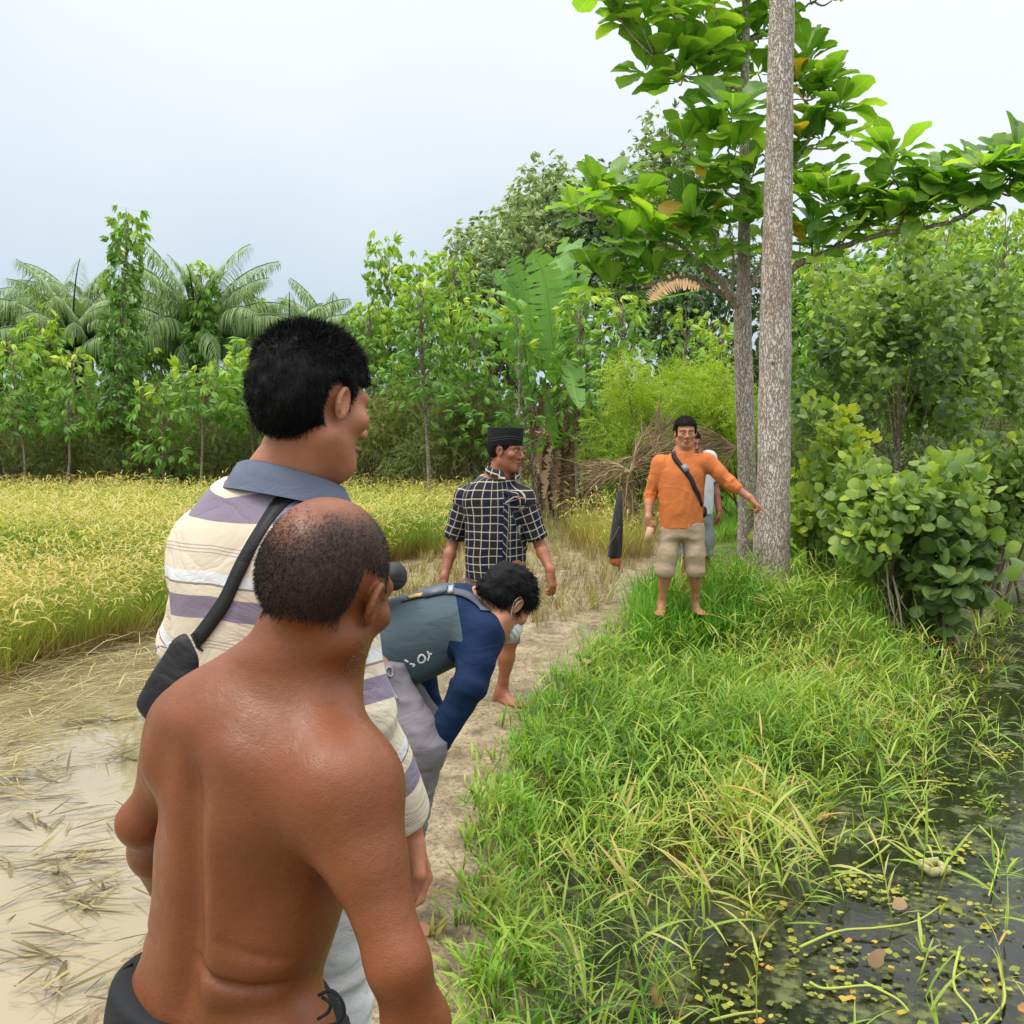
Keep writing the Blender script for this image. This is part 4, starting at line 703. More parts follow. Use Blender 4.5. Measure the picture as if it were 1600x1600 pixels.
# ================================================================ FIGURES: one continuous surface grown from a distance field
def smin(a, b, k):
    h = np.maximum(k - np.abs(a - b), 0) / k; return np.minimum(a, b) - h * h * k * .25
class Field:
    def __init__(s, lo, hi, h, fine=(), hf=None):
        """fine: (centre, radius) balls around which the grid lines are closer together"""
        s.h = h; s.ax = []
        for i in range(3):
            a = [lo[i]]
            while a[-1] < hi[i]: a.append(a[-1] + (hf if any(abs(a[-1] - c[i]) < r for c, r in fine) else h))
            s.ax.append(np.array(a, np.float32))
        s.n = np.array([len(a) for a in s.ax]); s.d = np.full(s.n, .5, np.float32)
    def sl(s, lo, hi):
        return tuple(slice(max(0, int(np.searchsorted(a, l)) - 1), min(len(a), int(np.searchsorted(a, h_)) + 1)) for a, l, h_ in zip(s.ax, lo, hi))
    def grid(s, sl): return np.stack(np.meshgrid(*[s.ax[i][sl[i]] for i in range(3)], indexing='ij'), -1)
    def put(s, fn, lo, hi, k=.01, op='add'):
        sl = s.sl(np.array(lo) - k - .02, np.array(hi) + k + .02)
        if any(q.stop <= q.start for q in sl): return s
        f = fn(s.grid(sl)).astype(np.float32); c = s.d[sl]
        kk = k if not callable(k) else k
        s.d[sl] = smin(c, f, k) if op == 'add' else -smin(-c, f, k) if op == 'sub' else -smin(-c, -f, k)
        return s
    def cap(s, a, b, ra, rb, k=.01, op='add'):
        a = np.array(a, float); b = np.array(b, float); ba = b - a; q = ba @ ba + 1e-12
        def fn(p):
            h = np.clip(((p - a) @ ba) / q, 0, 1); return np.linalg.norm(p - a - h[..., None] * ba, axis=-1) - (ra + (rb - ra) * h)
        m = max(ra, rb); return s.put(fn, np.minimum(a, b) - m, np.maximum(a, b) + m, k, op)
    def chain(s, pts, rs, k=.02):
        for a, b, r0, r1 in zip(pts[:-1], pts[1:], rs[:-1], rs[1:]): s.cap(a, b, r0, r1, k)
        return s
    def ell(s, c, r, R=None, k=.01, op='add'):
        c = np.array(c, float); r = np.array(r, float); M = np.eye(3) if R is None else np.asarray(R)
        def fn(p):
            q = (p - c) @ M; k0 = np.linalg.norm(q / r, axis=-1); k1 = np.linalg.norm(q / (r * r), axis=-1) + 1e-9; return k0 * (k0 - 1) / k1
        m = r.max(); return s.put(fn, c - m, c + m, k, op)
    def loft(s, o, R, sec, k=.02, n=2.2, disp=None, op='add'):
        """sec rows: t, cx, cy, rx, r_front, r_back in the frame R = [right, forward, up]"""
        o = np.array(o, float); sec = np.array(sec, float); t = np.linspace(sec[0, 0], sec[-1, 0], 160); tab = np.stack([np.interp(t, sec[:, 0], sec[:, i]) for i in range(1, 6)], 1)
        ker = np.hanning(23); ker /= ker.sum(); tab = np.stack([np.convolve(np.pad(tab[:, i], 11, mode='edge'), ker, 'valid') for i in range(5)], 1)
        def fn(p):
            q = (p - o) @ R; z = q[..., 2]; g = [np.interp(z, t, tab[:, i]) for i in range(5)]
            x = (q[..., 0] - g[0]) / g[2]; dy = q[..., 1] - g[1]; y = dy / np.where(dy > 0, g[3], g[4])
            d = ((np.abs(x) ** n + np.abs(y) ** n + 1e-9) ** (1 / n) - 1) * np.minimum(g[2], np.where(dy > 0, g[3], g[4]))
            d = -smin(-d, -np.maximum(z - t[-1], t[0] - z), .03)
            return d + (disp(q, x, y) if disp else 0)
        C = [o + R @ np.array([sx * sec[:, 3].max(), sy * sec[:, 4:6].max(), tz]) for sx in (-1.2, 1.2) for sy in (-1.3, 1.3) for tz in (t[0], t[-1])]
        return s.put(fn, np.min(C, 0), np.max(C, 0), k, op)
    def blend(s, other, c, r0, r1, k0, k1):
        """join another field, soft near the points c and crisp away from them"""
        d = np.full(s.n, 9., np.float32)
        for q in c: d = np.minimum(d, np.sqrt((s.ax[0][:, None, None] - q[0]) ** 2 + (s.ax[1][None, :, None] - q[1]) ** 2 + (s.ax[2][None, None] - q[2]) ** 2).astype(np.float32))
        s.d = smin(s.d, other.d, (k0 + (k1 - k0) * np.clip((d - r0) / (r1 - r0), 0, 1)).astype(np.float32)); return s
    def like(s): f = Field.__new__(Field); f.h = s.h; f.n = s.n; f.ax = s.ax; f.d = np.full(s.n, .5, np.float32); return f
    def mesh(s):
        d = s.d.copy(); d[0] = d[-1] = 1; d[:, 0] = d[:, -1] = 1; d[:, :, 0] = d[:, :, -1] = 1; ins = d < 0
        n = np.array(d.shape) - 1; acc = np.zeros((*n, 3), np.float32); cnt = np.zeros(n, np.float32)
        for ax in range(3):
            o = [a for a in range(3) if a != ax]; s0 = [slice(None)] * 3; s1 = [slice(None)] * 3; s0[ax] = slice(0, -1); s1[ax] = slice(1, None)
            a = d[tuple(s0)]; b = d[tuple(s1)]; cr = (a < 0) != (b < 0); t = np.where(cr, a / np.where(cr, a - b, 1), 0)
            for i in (0, 1):
                for j in (0, 1):
                    c = [slice(None)] * 3; c[o[0]] = slice(i, i + n[o[0]]); c[o[1]] = slice(j, j + n[o[1]]); c = tuple(c); m = cr[c]; cnt += m
                    acc[..., ax] += t[c] * m; acc[..., o[0]] += i * m; acc[..., o[1]] += j * m
        use = cnt > 0; idx = np.full(n, -1, np.int64); idx[use] = np.arange(int(use.sum()))
        V = np.stack(np.nonzero(use), 1) + acc[use] / cnt[use][:, None]; V = np.stack([np.interp(V[:, i], np.arange(s.n[i]), s.ax[i]) for i in range(3)], 1); F = []
        for ax in range(3):
            o = [(ax + 1) % 3, (ax + 2) % 3]; s0 = [slice(None)] * 3; s1 = [slice(None)] * 3; s0[ax] = slice(0, -1); s1[ax] = slice(1, None)
            a = ins[tuple(s0)]; b = ins[tuple(s1)]; e = np.nonzero(a != b); pos = np.stack(e, 1); ok = (pos[:, o[0]] > 0) & (pos[:, o[1]] > 0) & (pos[:, o[0]] < d.shape[o[0]] - 1) & (pos[:, o[1]] < d.shape[o[1]] - 1); pos = pos[ok]; fl = a[tuple(pos.T)]
            q = []
            for i, j in ((1, 1), (0, 1), (0, 0), (1, 0)): c = pos.copy(); c[:, o[0]] -= i; c[:, o[1]] -= j; q.append(idx[tuple(c.T)])
            q = np.stack(q, 1); F.append(np.where(fl[:, None], q, q[:, ::-1]))
        F = np.concatenate(F); F = F[(F >= 0).all(1)]; return relax(V, F)
def relax(V, F, it=2):
    e = np.concatenate([F[:, [0, 1]], F[:, [1, 2]], F[:, [2, 3]], F[:, [3, 0]]]); e = np.concatenate([e, e[:, ::-1]]); cnt = np.bincount(e[:, 0], minlength=len(V))[:, None]
    for lam in ((.5, -.52) * it): V = V + lam * (np.stack([np.bincount(e[:, 0], V[e[:, 1], i], len(V)) for i in range(3)], 1) / cnt - V)
    return V, F
def face_frame(f, up): f = nrm(f); r = nrm(np.cross(f, up)); return np.stack([r, f, np.cross(r, f)], 1)
def head(F, c, R, s=1.0, jaw=1.0, k=.015, detail=True):
    """c centre of the skull, R = [right, forward, up]"""
    w = lambda x, y, z: c + R @ (np.array([x, y, z]) * s)
    F.ell(w(0, -.014, .03), np.array([.076, .094, .086]) * s, R, k); F.ell(w(0, -.045, .0), np.array([.066, .058, .062]) * s, R, .02)
    F.ell(w(0, .035, -.03), np.array([.060 * jaw, .055, .082]) * s, R, .025); F.ell(w(0, .066, -.1), np.array([.026, .02, .018]) * s, R, .025)
    for x in (-1, 1):
        F.cap(w(.052 * x * jaw, .0, -.062), w(.018 * x, .062, -.098), .022 * s, .018 * s, .03); F.cap(w(.014 * x, .088, .022), w(.045 * x, .072, .02), .009 * s, .009 * s, .02)
        F.ell(w(.048 * x, .062, -.022), np.array([.022, .02, .018]) * s, R, .02)
        F.ell(w(.031 * x, .094, .003), np.array([.016, .012, .010]) * s, R, .014, 'sub')
        F.ell(w(.031 * x, .0785, .002), np.array([.0135, .0125, .0105]) * s, R, .003)
    F.cap(w(0, .088, .012), w(0, .108, -.028), .0075 * s, .011 * s, .012); F.ell(w(0, .108, -.033), np.array([.012, .012, .010]) * s, R, .008)
    for x in (-1, 1): F.ell(w(.012 * x, .099, -.036), np.array([.009, .011, .008]) * s, R, .006)
    F.ell(w(0, .092, -.064), np.array([.024, .013, .0065]) * s, R, .006); F.ell(w(0, .090, -.077), np.array([.021, .013, .0075]) * s, R, .006); F.cap(w(-.021, .101, -.0705), w(.021, .101, -.0705), .0025, .0025, .005, 'sub')
    for x in (-1, 1):                                        # ears: rim, bowl and lobe
        Re = R @ rz(.42 * x) @ rx(-.18); e = w(.076 * x, .0, -.006); s0 = s; s = s * .84
        F.ell(e + R @ [.004 * x * s, 0, 0], np.array([.0075, .018, .031]) * s, Re, .006); F.ell(e + R @ [.013 * x * s, .001, .003], np.array([.0075, .011, .019]) * s, Re, .004, 'sub')
        if detail:
            th = np.linspace(-.9, 3.9, 12); q = [e + Re @ (np.array([.009 * x, .017 * math.cos(a), .029 * math.sin(a) + .001]) * s) for a in th]
            for a, b in zip(q[:-1], q[1:]): F.cap(a, b, .0042 * s, .0042 * s, .004)
            F.ell(e + Re @ (np.array([.006 * x, .008, -.027]) * s), np.array([.006, .009, .010]) * s, Re, .006); F.ell(e + Re @ (np.array([.006 * x, .013, -.006]) * s), np.array([.005, .005, .008]) * s, Re, .005)
        s = s0
def hand(F, wr, R, curl=(.5, .5, .5, .6), thumb=.6, side=1, s=1.0, spread=.05, point=False, flat=1.0):
    """wr wrist, R = [across the palm towards the thumb, along the hand, out of the back]"""
    w = lambda x, y, z: wr + R @ (np.array([x, y, z]) * s)
    F.cap(w(0, -.02, 0), w(0, .02, 0), .026 * s, .024 * s, .02)
    for x in (.026, .009, -.009, -.026): F.cap(w(x * .7, .015, 0), w(x, .082 - abs(x) * .25, .003), .0135 * s, .0112 * s, .012)
    F.ell(w(.02, .035, -.010), np.array([.017, .028, .013]) * s, R, .012); F.ell(w(-.02, .04, -.008), np.array([.014, .03, .011]) * s, R, .012)
    for i, (x, L) in enumerate(((.029, .074), (.010, .082), (-.010, .076), (-.028, .060))):
        cu = curl[i]; p = w(x, .080 - abs(x) * .25, .002); a = cu * .6; dx = math.sin(spread * (1.5 - i)); r = .0092
        for q, (fr, ca) in enumerate(((.44, cu * .75), (.30, cu * 1.0), (.26, cu * .7))):
            d = R @ np.array([dx, math.cos(a), -math.sin(a)]); e = p + d * L * fr * s; F.cap(p, e, r * s, (r - .0008) * s, .004); p = e; a += ca; r -= .0008
    p = w(.024, .018, -.006); q = w(.045, .045, -.012 - .014 * thumb); F.cap(p, q, .0135 * s, .0115 * s, .012); d2 = w(.050 - .012 * thumb, .075, -.020 - .022 * thumb); F.cap(q, d2, .0112 * s, .0095 * s, .004)
    F.cap(d2, w(.046 - .020 * thumb, .098, -.026 - .028 * thumb), .0095 * s, .0080 * s, .004)
def hframe(along, palm):
    y = nrm(along); z = -nrm(palm - y * np.dot(palm, y)); return y, z
def foot(F, an, d, s=1.0):
    """bare foot: an ankle, d flat heading"""
    d = nrm([d[0], d[1], 0]); r = np.array([d[1], -d[0], 0]); w = lambda x, y, z: np.array([an[0], an[1], 0]) + r * x * s + d * y * s + np.array([0, 0, an[2] - .075 * s + z * s])
    F.cap(w(0, 0, .085), w(0, -.02, .03), .036 * s, .032 * s, .03); F.ell(w(0, -.03, .028), np.array([.032, .036, .03]) * s, np.stack([r, d, [0, 0, 1]], 1), .02)
    F.cap(w(0, .0, .055), w(.004, .11, .024), .034 * s, .022 * s, .03); F.cap(w(-.02, .03, .02), w(-.026, .135, .016), .022 * s, .017 * s, .02); F.cap(w(.02, .02, .018), w(.03, .12, .014), .020 * s, .015 * s, .02)
    for i, (x, l, q) in enumerate(((-.030, .195, .0125), (-.011, .192, .009), (.006, .184, .0085), (.021, .172, .008), (.034, .158, .0075))): F.cap(w(x * .85, .13, .014), w(x, l - .012, .010), q * s * 1.05, q * s, .006)
def limb(F, pts, rs, k=.025): return F.chain([np.array(p, float) for p in pts], rs, k)
def leg(F, hip, kn, an, s=1.0, back=(0, -1, 0)):
    hip, kn, an = map(lambda q: np.array(q, float), (hip, kn, an)); back = np.array(back, float); m = hip * .5 + kn * .5
    limb(F, [hip, m, kn], [.085 * s, .072 * s, .052 * s], .03); c = kn * .68 + an * .32; limb(F, [kn, c, an * .8 + kn * .2, an], [.048 * s, .046 * s, .030 * s, .032 * s], .02); F.ell(c + back * .016, np.array([.043, .040, .095]) * s, np.stack([nrm(np.cross(back, kn - an)), nrm(back), nrm(kn - an)], 1) if abs(np.dot(nrm(back), nrm(kn - an))) < .5 else None, .03)
def arm(F, sh, el, wr, s=1.0, k=.02):
    sh, el, wr = map(lambda q: np.array(q, float), (sh, el, wr)); limb(F, [sh, sh * .6 + el * .4, el], [.048 * s, .043 * s, .034 * s], .03); limb(F, [el, el * .68 + wr * .32, wr], [.034 * s, .037 * s, .023 * s], .02); return F
def arm_uv(V, pts):
    """for each vertex: nearest limb segment -> distance along, angle around, distance off"""
    best = np.full(len(V), 9.); al = np.zeros(len(V)); an = np.zeros(len(V)); acc = 0
    for a, b in zip(pts[:-1], pts[1:]):
        a = np.array(a, float); b = np.array(b, float); d = b - a; L = np.linalg.norm(d); d = d / L; h = np.clip((V - a) @ d, 0, L); q = V - a - h[:, None] * d; r = np.linalg.norm(q, axis=1)
        u = nrm(np.cross(d, [.3, 1, .2])); w_ = np.cross(d, u); k = r < best; best[k] = r[k]; al[k] = acc + h[k]; an[k] = np.arctan2(q[k] @ w_, q[k] @ u); acc += L
    return al, an, best
def fold(V, amp, f, seed=0, st=(1, 1, 1)):
    """cloth folds: displacement along a noise field stretched by st"""
    n = noise(V * np.array(st), f, seed); return amp * (1 - np.abs(n) * 2) + amp * .5 * noise(V * np.array(st), f * 2.3, seed + 1)
def vnormals(V, F):
    fn = np.cross(V[F[:, 2]] - V[F[:, 0]], V[F[:, 3]] - V[F[:, 1]]); N = np.zeros_like(V)
    for i in range(4):
        for c in range(3): N[:, c] += np.bincount(F[:, i], fn[:, c], len(V))
    return nrm(N)
def skinmat(name, c, dark, rough=.42, spec=.5, sss=.02):
    m = Mat(name, rough, spec); o = m.obj(); n1 = m.noise(4, 4); n2_ = m.noise(45, 4); mk = m.attr('v'); lp = m.attr('w')
    cc = m.mix(m.ramp(n1, ((.3, (0, 0, 0)), (.7, (1, 1, 1)))), c, tuple(x * y for x, y in zip(c, (.74, .72, .80)))); cc = m.mix(m.ramp(n2_, ((.45, (0, 0, 0)), (.75, (.25, .25, .25)))), cc, tuple(x * .6 for x in c))
    ms = m.n('TexVoronoi'); ms.inputs['Scale'].default_value = 13; m.l(m.obj(), ms.inputs['Vector']); cc = m.mix(m.ramp(ms.outputs['Distance'], ((.03, (.5, .5, .5)), (.06, (0, 0, 0)))), cc, tuple(x * .35 for x in c)); blot = m.ramp(m.noise(11, 5), ((.48, (0, 0, 0)), (.68, (.5, .5, .5)))); cc = m.mix(blot, cc, tuple(x * y for x, y in zip(c, (.62, .60, .62)))); cc = m.mix(mk, cc, dark); cc = m.mix(lp, cc, (.85, .82, .76)); m.col(cc); m.bump(m.math('ADD', m.noise(90, 4), m.math('MULTIPLY', m.noise(420, 2), .5)), .3, .004); m.l(m.ramp(m.noise(35, 4), ((.3, (rough - .08,) * 3), (.7, (rough + .16,) * 3))), m.b.inputs['Roughness'])
    m.b.inputs['Subsurface Weight'].default_value = sss; m.b.inputs['Subsurface Radius'].default_value = (.02, .008, .004); m.b.inputs['Subsurface Scale'].default_value = .5; return m.m
def clothmat(name, c, rough=.85, var=.12, wr=(1.8, .20), stops=None, spec=.2):
    m = Mat(name, rough, spec); n1 = m.noise(7, 4)
    m.col(m.mix(m.math('MULTIPLY', n1, var * 2), c, tuple(x * .7 for x in c)) if stops is None else stops(m)); wv = m.n('TexNoise'); wv.inputs['Scale'].default_value = 4.0; wv.inputs['Detail'].default_value = 5; wv.inputs['Distortion'].default_value = 1.1; wv.inputs['Roughness'].default_value = .5; m.l(m.mapping(m.obj(), (1, 1, wr[0])), wv.inputs['Vector'])
    rg = m.math('POWER', m.math('ABSOLUTE', m.math('SUBTRACT', m.math('MULTIPLY', wv.outputs['Fac'], 2), 1)), .6); m.bump(m.math('ADD', rg, m.math('MULTIPLY', m.noise(420, 2), .03)), wr[1], .03); return m.m
def headmarks(V, c, R, s=1.0, beard=0):
    """lips and brows darker, whites of the eyes lighter: own colours; nostril shade is painted in"""
    q = (V - c) @ R / s; x, y, z = np.abs(q[:, 0]), q[:, 1], q[:, 2]
    lips = np.exp(-((x / .022) ** 4) - ((z + .0705) / .011) ** 4) * (y > .085) * .55
    brow = np.exp(-((z - .024 + .25 * (x - .03) ** 2 / .03) / .0055) ** 2) * (x > .012) * (x < .052) * (y > .06) * .95
    iris = np.exp(-(((x - .031) / .0065) ** 4 + ((z - .001) / .006) ** 4)) * (y > .07); lid = np.exp(-((x - .031) / .016) ** 4 - ((z - .0095) / .003) ** 2) * (y > .065) * .9; white = np.exp(-(((x - .031) / .012) ** 4 + ((z - .001) / .0055) ** 4)) * (y > .07) * (1 - iris)
    nos = np.exp(-((x - .009) / .005) ** 2 - ((z + .044) / .004) ** 2) * (y > .09) * .8  # nostrils are not hollowed out, their shade is painted as dark spots
    st = beard * sstep(-.02, -.06, z) * (y > -.0) * (z > -.14)
    return np.clip(np.maximum.reduce([lips, brow, iris, lid, nos, st]), 0, 1) * (np.linalg.norm(q, axis=1) < .16), white * .38 * (np.linalg.norm(q, axis=1) < .16)
def strands(P0, D0, L, w0, g, curl=.25, seg=3, grav=.2):
    """tapered hair strands as thin ribbons crossed with the view of any side"""
    n = len(P0); V = []; d = nrm(D0); p = P0.copy(); sd = nrm(np.cross(d, g.normal(size=(n, 3)))); bend = g.normal(0, curl, (n, 3))
    for i in range(seg + 1):
        f = 1 - i / seg * .85; V += [p - sd * w0 * f / 2, p + sd * w0 * f / 2]; d = nrm(d + bend / seg - np.array([0, 0, grav / seg])); p = p + d * (L / seg)[:, None]
    V = np.stack(V, 1).reshape(-1, 3); b = (np.arange(n) * (2 * seg + 2))[:, None]; F = np.concatenate([np.stack([b[:, 0] + 2 * i, b[:, 0] + 2 * i + 1, b[:, 0] + 2 * i + 3, b[:, 0] + 2 * i + 2], 1) for i in range(seg)]); return V, F
def onfaces(V, F, n, g, wgt=None):
    c = V[F].mean(1); a = np.linalg.norm(np.cross(V[F[:, 2]] - V[F[:, 0]], V[F[:, 3]] - V[F[:, 1]]), axis=1); 
    if wgt is not None: a = a * wgt(c)
    k = g.choice(len(F), n, p=a / a.sum()); u, v = g.random(n)[:, None], g.random(n)[:, None]; q = V[F[k]]; nn = nrm(np.cross(q[:, 2] - q[:, 0], q[:, 3] - q[:, 1]))
    return (q[:, 0] * (1 - u) + q[:, 1] * u) * (1 - v) + (q[:, 3] * (1 - u) + q[:, 2] * u) * v, nn
hairm = Mat('black_hair', .62, .12); hairm.col((.006, .0055, .0055)); hairm = hairm.m
matte_hair = Mat('short_hair', .6, .25).col((.022, .017, .015)).m
grey_hair = Mat('grey_hair', .6, .2).col((.22, .17, .13)).m
def haircap(c, R, s, line, thick=.014, h=.004, seed=0, lump=.004):
    """a hair volume hugging the skull above the hairline function line(q) > 0"""
    F = Field(c - .17 * s, c + .17 * s, h); w = lambda x, y, z: c + R @ (np.array([x, y, z]) * s)
    F.ell(w(0, -.014, .032), (np.array([.076, .094, .088]) + thick) * s, R, .015); F.ell(w(0, -.045, .0), (np.array([.068, .060, .064]) + thick * .5) * s, R, .02)
    q = (F.grid((slice(None),) * 3) - c) @ R / s; d = F.d - lump * noise(q, 40, seed) - lump * noise(q, 90, seed + 5) * .5; F.d = -smin(-d, -(-line(q)), .012).astype(np.float32); return F.mesh()
# ================================================================ PEOPLE
from mathutils.bvhtree import BVHTree
from mathutils import Vector
def A3(*a): return np.array(a, float)
def bounds(pts, m): pts = np.array(pts); return pts.min(0) - m, pts.max(0) + m
def bvh(V, F): return BVHTree.FromPolygons([tuple(map(float, v)) for v in V], [tuple(map(int, f)) for f in F])
def snap(bv, q, off):
    out = []
    for p in q:
        c, n_, i, d = bv.find_nearest(Vector(p)); s = 1 if (Vector(p) - c).dot(n_) >= 0 else -1; out.append(np.array(c + n_ * off))
    return np.array(out), np.array([np.array(bv.find_nearest(Vector(p))[1]) for p in q])
def strap(bv, q, w, off, n=40):
    q = curve(q, n); s, nn = snap(bv, q, off); 
    for _ in range(3): s[1:-1] = (s[:-2] + 2 * s[1:-1] + s[2:]) / 4; nn[1:-1] = (nn[:-2] + nn[1:-1] + nn[2:]) / 3
    t = nrm(np.gradient(s, axis=0)); b = MB(); b.ribbon(s, w, np.cross(t, nrm(nn)), 0, .003); return b
def limbnames(j): return [j[k] for k in j]
def body(j, h, hf, tors, o, Rt, s=1.0, hs=1.0, disp=None, armk=.008, hands=True, curl=(.6, .7, .8, .9), jaw=1.0, feetdir=None, fine_extra=(), handR=None, handL=None):
    """j: joints shR elR wrR shL elL wrL hipR knR anR hipL knL anL, head, neck list"""
    pts = [j[k] for k in ('shR', 'elR', 'wrR', 'shL', 'elL', 'wrL', 'hipR', 'knR', 'anR', 'hipL', 'knL', 'anL')] + [j['head']]
    lo, hi = bounds(pts, .2); lo[2] = min(j['anR'][2], j['anL'][2]) - .12
    F = Field(lo, hi, h, [(j['head'], .15)] + list(fine_extra), hf); F.loft(o, Rt, tors, .02, disp=disp)
    F.chain(j['neck'][0], j['neck'][1], .05); Rh = j['Rh']; head(F, j['head'], Rh, hs, jaw)
    for sd in 'RL':
        leg(F, j['hip' + sd], j['kn' + sd], j['an' + sd], s, -feetdir[sd]); foot(F, j['an' + sd], feetdir[sd], s)
    Fa = F.like()
    for sd in 'RL':
        sh, el, wr = j['sh' + sd], j['el' + sd], j['wr' + sd]; arm(Fa, sh, el, wr, s)
        hp = handR if sd == 'R' else handL; hd = hp['along']; y, z = hframe(hd, hp['palm']); x = np.cross(y, z) * hp['th']; hand(Fa, wr + y * .012, np.stack([x, y, z], 1), hp.get('curl', curl), hp.get('thumb', .6), s=s * hp.get('s', 1))
    F.blend(Fa, [j['shR'], j['shL']], .09, .2, .07, armk); return F
SH_BK = [(-.12, 0, 0, .165, .12, .12), (0, 0, 0, .158, .118, .11), (.14, 0, 0, .147, .112, .098), (.28, 0, 0, .160, .115, .105), (.42, 0, 0, .175, .11, .112), (.50, 0, 0, .15, .085, .098), (.55, 0, 0, .09, .065, .078), (.59, 0, 0, .058, .055, .06)]
def scaled(sec, st, sr, mid=0): return [(a * st, b, c, d * sr, e * sr, f * sr) for a, b, c, d, e, f in sec]
def person(name_, base, label): return thing('person', base, label, 'person')
def pants(tag_, F, t, mat, folds=.004, seed=0, attrs=None, k=3.0, st=(1, 1, 2.2)):
    V, Q = F.mesh(); Nn = vnormals(V, Q); V = V + Nn * fold(V, folds, k * 3, seed, st)[:, None]; return mesh('trousers', V, Q, mat, t, attrs(V) if attrs else None), V, Q
# ---------------------------------------------------------------- the shirtless man
f_t = nrm([.57, .82, 0]); r_t = np.cross(f_t, [0, 0, 1]); Rh = face_frame([.42, .86, -.30], [.26, .16, .95])
o = A3(-.368, 1.285, .80); nb = A3(-.312, 1.265, 1.25); up = nrm(nb - o); r1 = nrm(np.cross(f_t, up)); Rt = np.stack([r1, np.cross(up, r1), up], 1)
j = dict(shR=P(540, 1236, 1.15), elR=P(622, 1505, 1.08), wrR=P(705, 1780, 1.16), shL=P(306, 1146, 1.39), elL=P(226, 1284, 1.42), wrL=P(270, 1415, 1.63),
         hipR=A3(-.305, 1.24, .79), knR=A3(-.29, 1.30, .43), anR=A3(-.29, 1.24, .085), hipL=A3(-.44, 1.33, .79), knL=A3(-.47, 1.40, .43), anL=A3(-.48, 1.34, .085), head=P(510, 914, 1.235), Rh=Rh,
         neck=([P(500, 950, 1.235), P(482, 1010, 1.245), P(468, 1060, 1.27), P(438, 1120, 1.29)], [.054, .050, .054, .080]))
def back_relief(q, x, y):
    X, Z = q[..., 0], q[..., 2]; B = sstep(.0, -.55, y); g_ = lambda cx, cz, rx_, rz_: np.exp(-((X - cx) / rx_) ** 2 - ((Z - cz) / rz_) ** 2)
    xs = X - .012 * np.sin(Z * 9)
    d = .015 * np.exp(-(xs / .021) ** 2) * sstep(-.04, .08, Z) * (1 - sstep(.33, .43, Z)) - .0008 * (np.exp(-((xs - .036) / .020) ** 2) + np.exp(-((xs + .036) / .020) ** 2)) * sstep(-.02, .08, Z) * (1 - sstep(.30, .4, Z))
    d += -.013 * g_(-.100, .345, .036, .040) + .014 * g_(-.090, .265, .028, .032) - .010 * g_(.095, .33, .050, .06) - .009 * g_(.050, .27, .026, .11) + .007 * g_(.10, .22, .04, .05) + .004 * g_(.035, .36, .03, .06) + .004 * g_(-.045, .36, .03, .05) - .008 * g_(.065, .40, .05, .03) - .007 * g_(-.06, .41, .045, .025)
    cz = .115 + 1.6 * (X - .05) ** 2 - .18 * (X - .03); d += .008 * np.exp(-((Z - cz) / .0065) ** 2) * sstep(-.01, .04, X) * (1 - sstep(.09, .15, X)) - .003 * np.exp(-((Z - cz - .026) / .018) ** 2) * sstep(.02, .06, X) - .003 * np.exp(-((Z - cz + .022) / .018) ** 2) * sstep(.0, .05, X)
    cz2 = .165 - .25 * (X - .05); d += .0022 * np.exp(-((Z - cz2) / .006) ** 2) * sstep(.04, .07, X) * (1 - sstep(.11, .15, X)); d += .003 * np.exp(-((Z - .10 - .3 * (X + .1)) / .006) ** 2) * (X < -.05)
    return d * B + .0028 * noise(q, 8, 3) + .0014 * noise(q, 21, 4)
tors = [(-.14, -.028, 0, .134, .12, .112), (-.04, -.028, 0, .130, .122, .108), (.05, -.025, 0, .120, .122, .098), (.14, -.007, 0, .130, .118, .095), (.23, 0, 0, .140, .115, .100), (.32, 0, 0, .158, .115, .108), (.39, 0, -.005, .165, .10, .104), (.43, 0, -.01, .140, .075, .090), (.465, 0, -.01, .085, .055, .07), (.49, 0, 0, .05, .045, .05)]
base = A3(-.37, 1.28, 0); t = person('', base, 'bare backed balding man standing nearest, seen from behind in black trousers')
hR = dict(along=A3(.25, .15, -1), palm=A3(-1, .2, -.2), th=-1); hL = dict(along=A3(.5, .6, -.4), palm=A3(.5, -.3, -.8), th=1)
F = body(j, .0052, .0032, tors, o, Rt, .96, .92, back_relief, .006, feetdir=dict(R=f_t, L=f_t), handR=hR, handL=hL, jaw=1.05)
for sd, fw in (('R', .6), ('L', .6)):  # trapezius from neck to shoulder
    if sd == 'R': F.cap(P(476, 1100, 1.24), P(540, 1215, 1.16), .045, .040, .04)
    F.cap(j['neck'][0][1] * .4 + j['neck'][0][3] * .6, j['sh' + sd] + [0, 0, .012], .050, .030, .06); F.ell(j['sh' + sd] + [0, 0, -.004], (.050, .050, .054), None, .05)
F.ell(j['elL'] + [-.010, -.004, .0], (.024, .026, .022), None, .02)
V, Q = F.mesh(); mk, wh = headmarks(V, j['head'], Rh, .92, .0); q = (V - j['head']) @ Rh / .92
skin1 = skinmat('brown_skin', (.245, .073, .021), (.016, .011, .009), .41, .45)
stub = sstep(.045, .02, q[:, 2] - .55 * np.maximum(0, -q[:, 1] - .02) + .25 * np.clip(q[:, 1], 0, 1) - .012 * noise(V, 60)) ; 
crown = np.sqrt(((q[:, 0] + .010) / .066) ** 2 + ((q[:, 1] + .025) / .085) ** 2); top_ = sstep(.012, .055, q[:, 2]); bald = top_ * (1 - sstep(.62, 1.2, crown + .18 * noise(V, 30))); notear = 1 - (np.abs(q[:, 0]) > .060) * (np.abs(q[:, 1]) < .032) * (q[:, 2] < .032) ; low = sstep(-.075, -.035, q[:, 2] + .020 * noise(V, 30) - .25 * np.clip(q[:, 1] + .03, 0, .1))
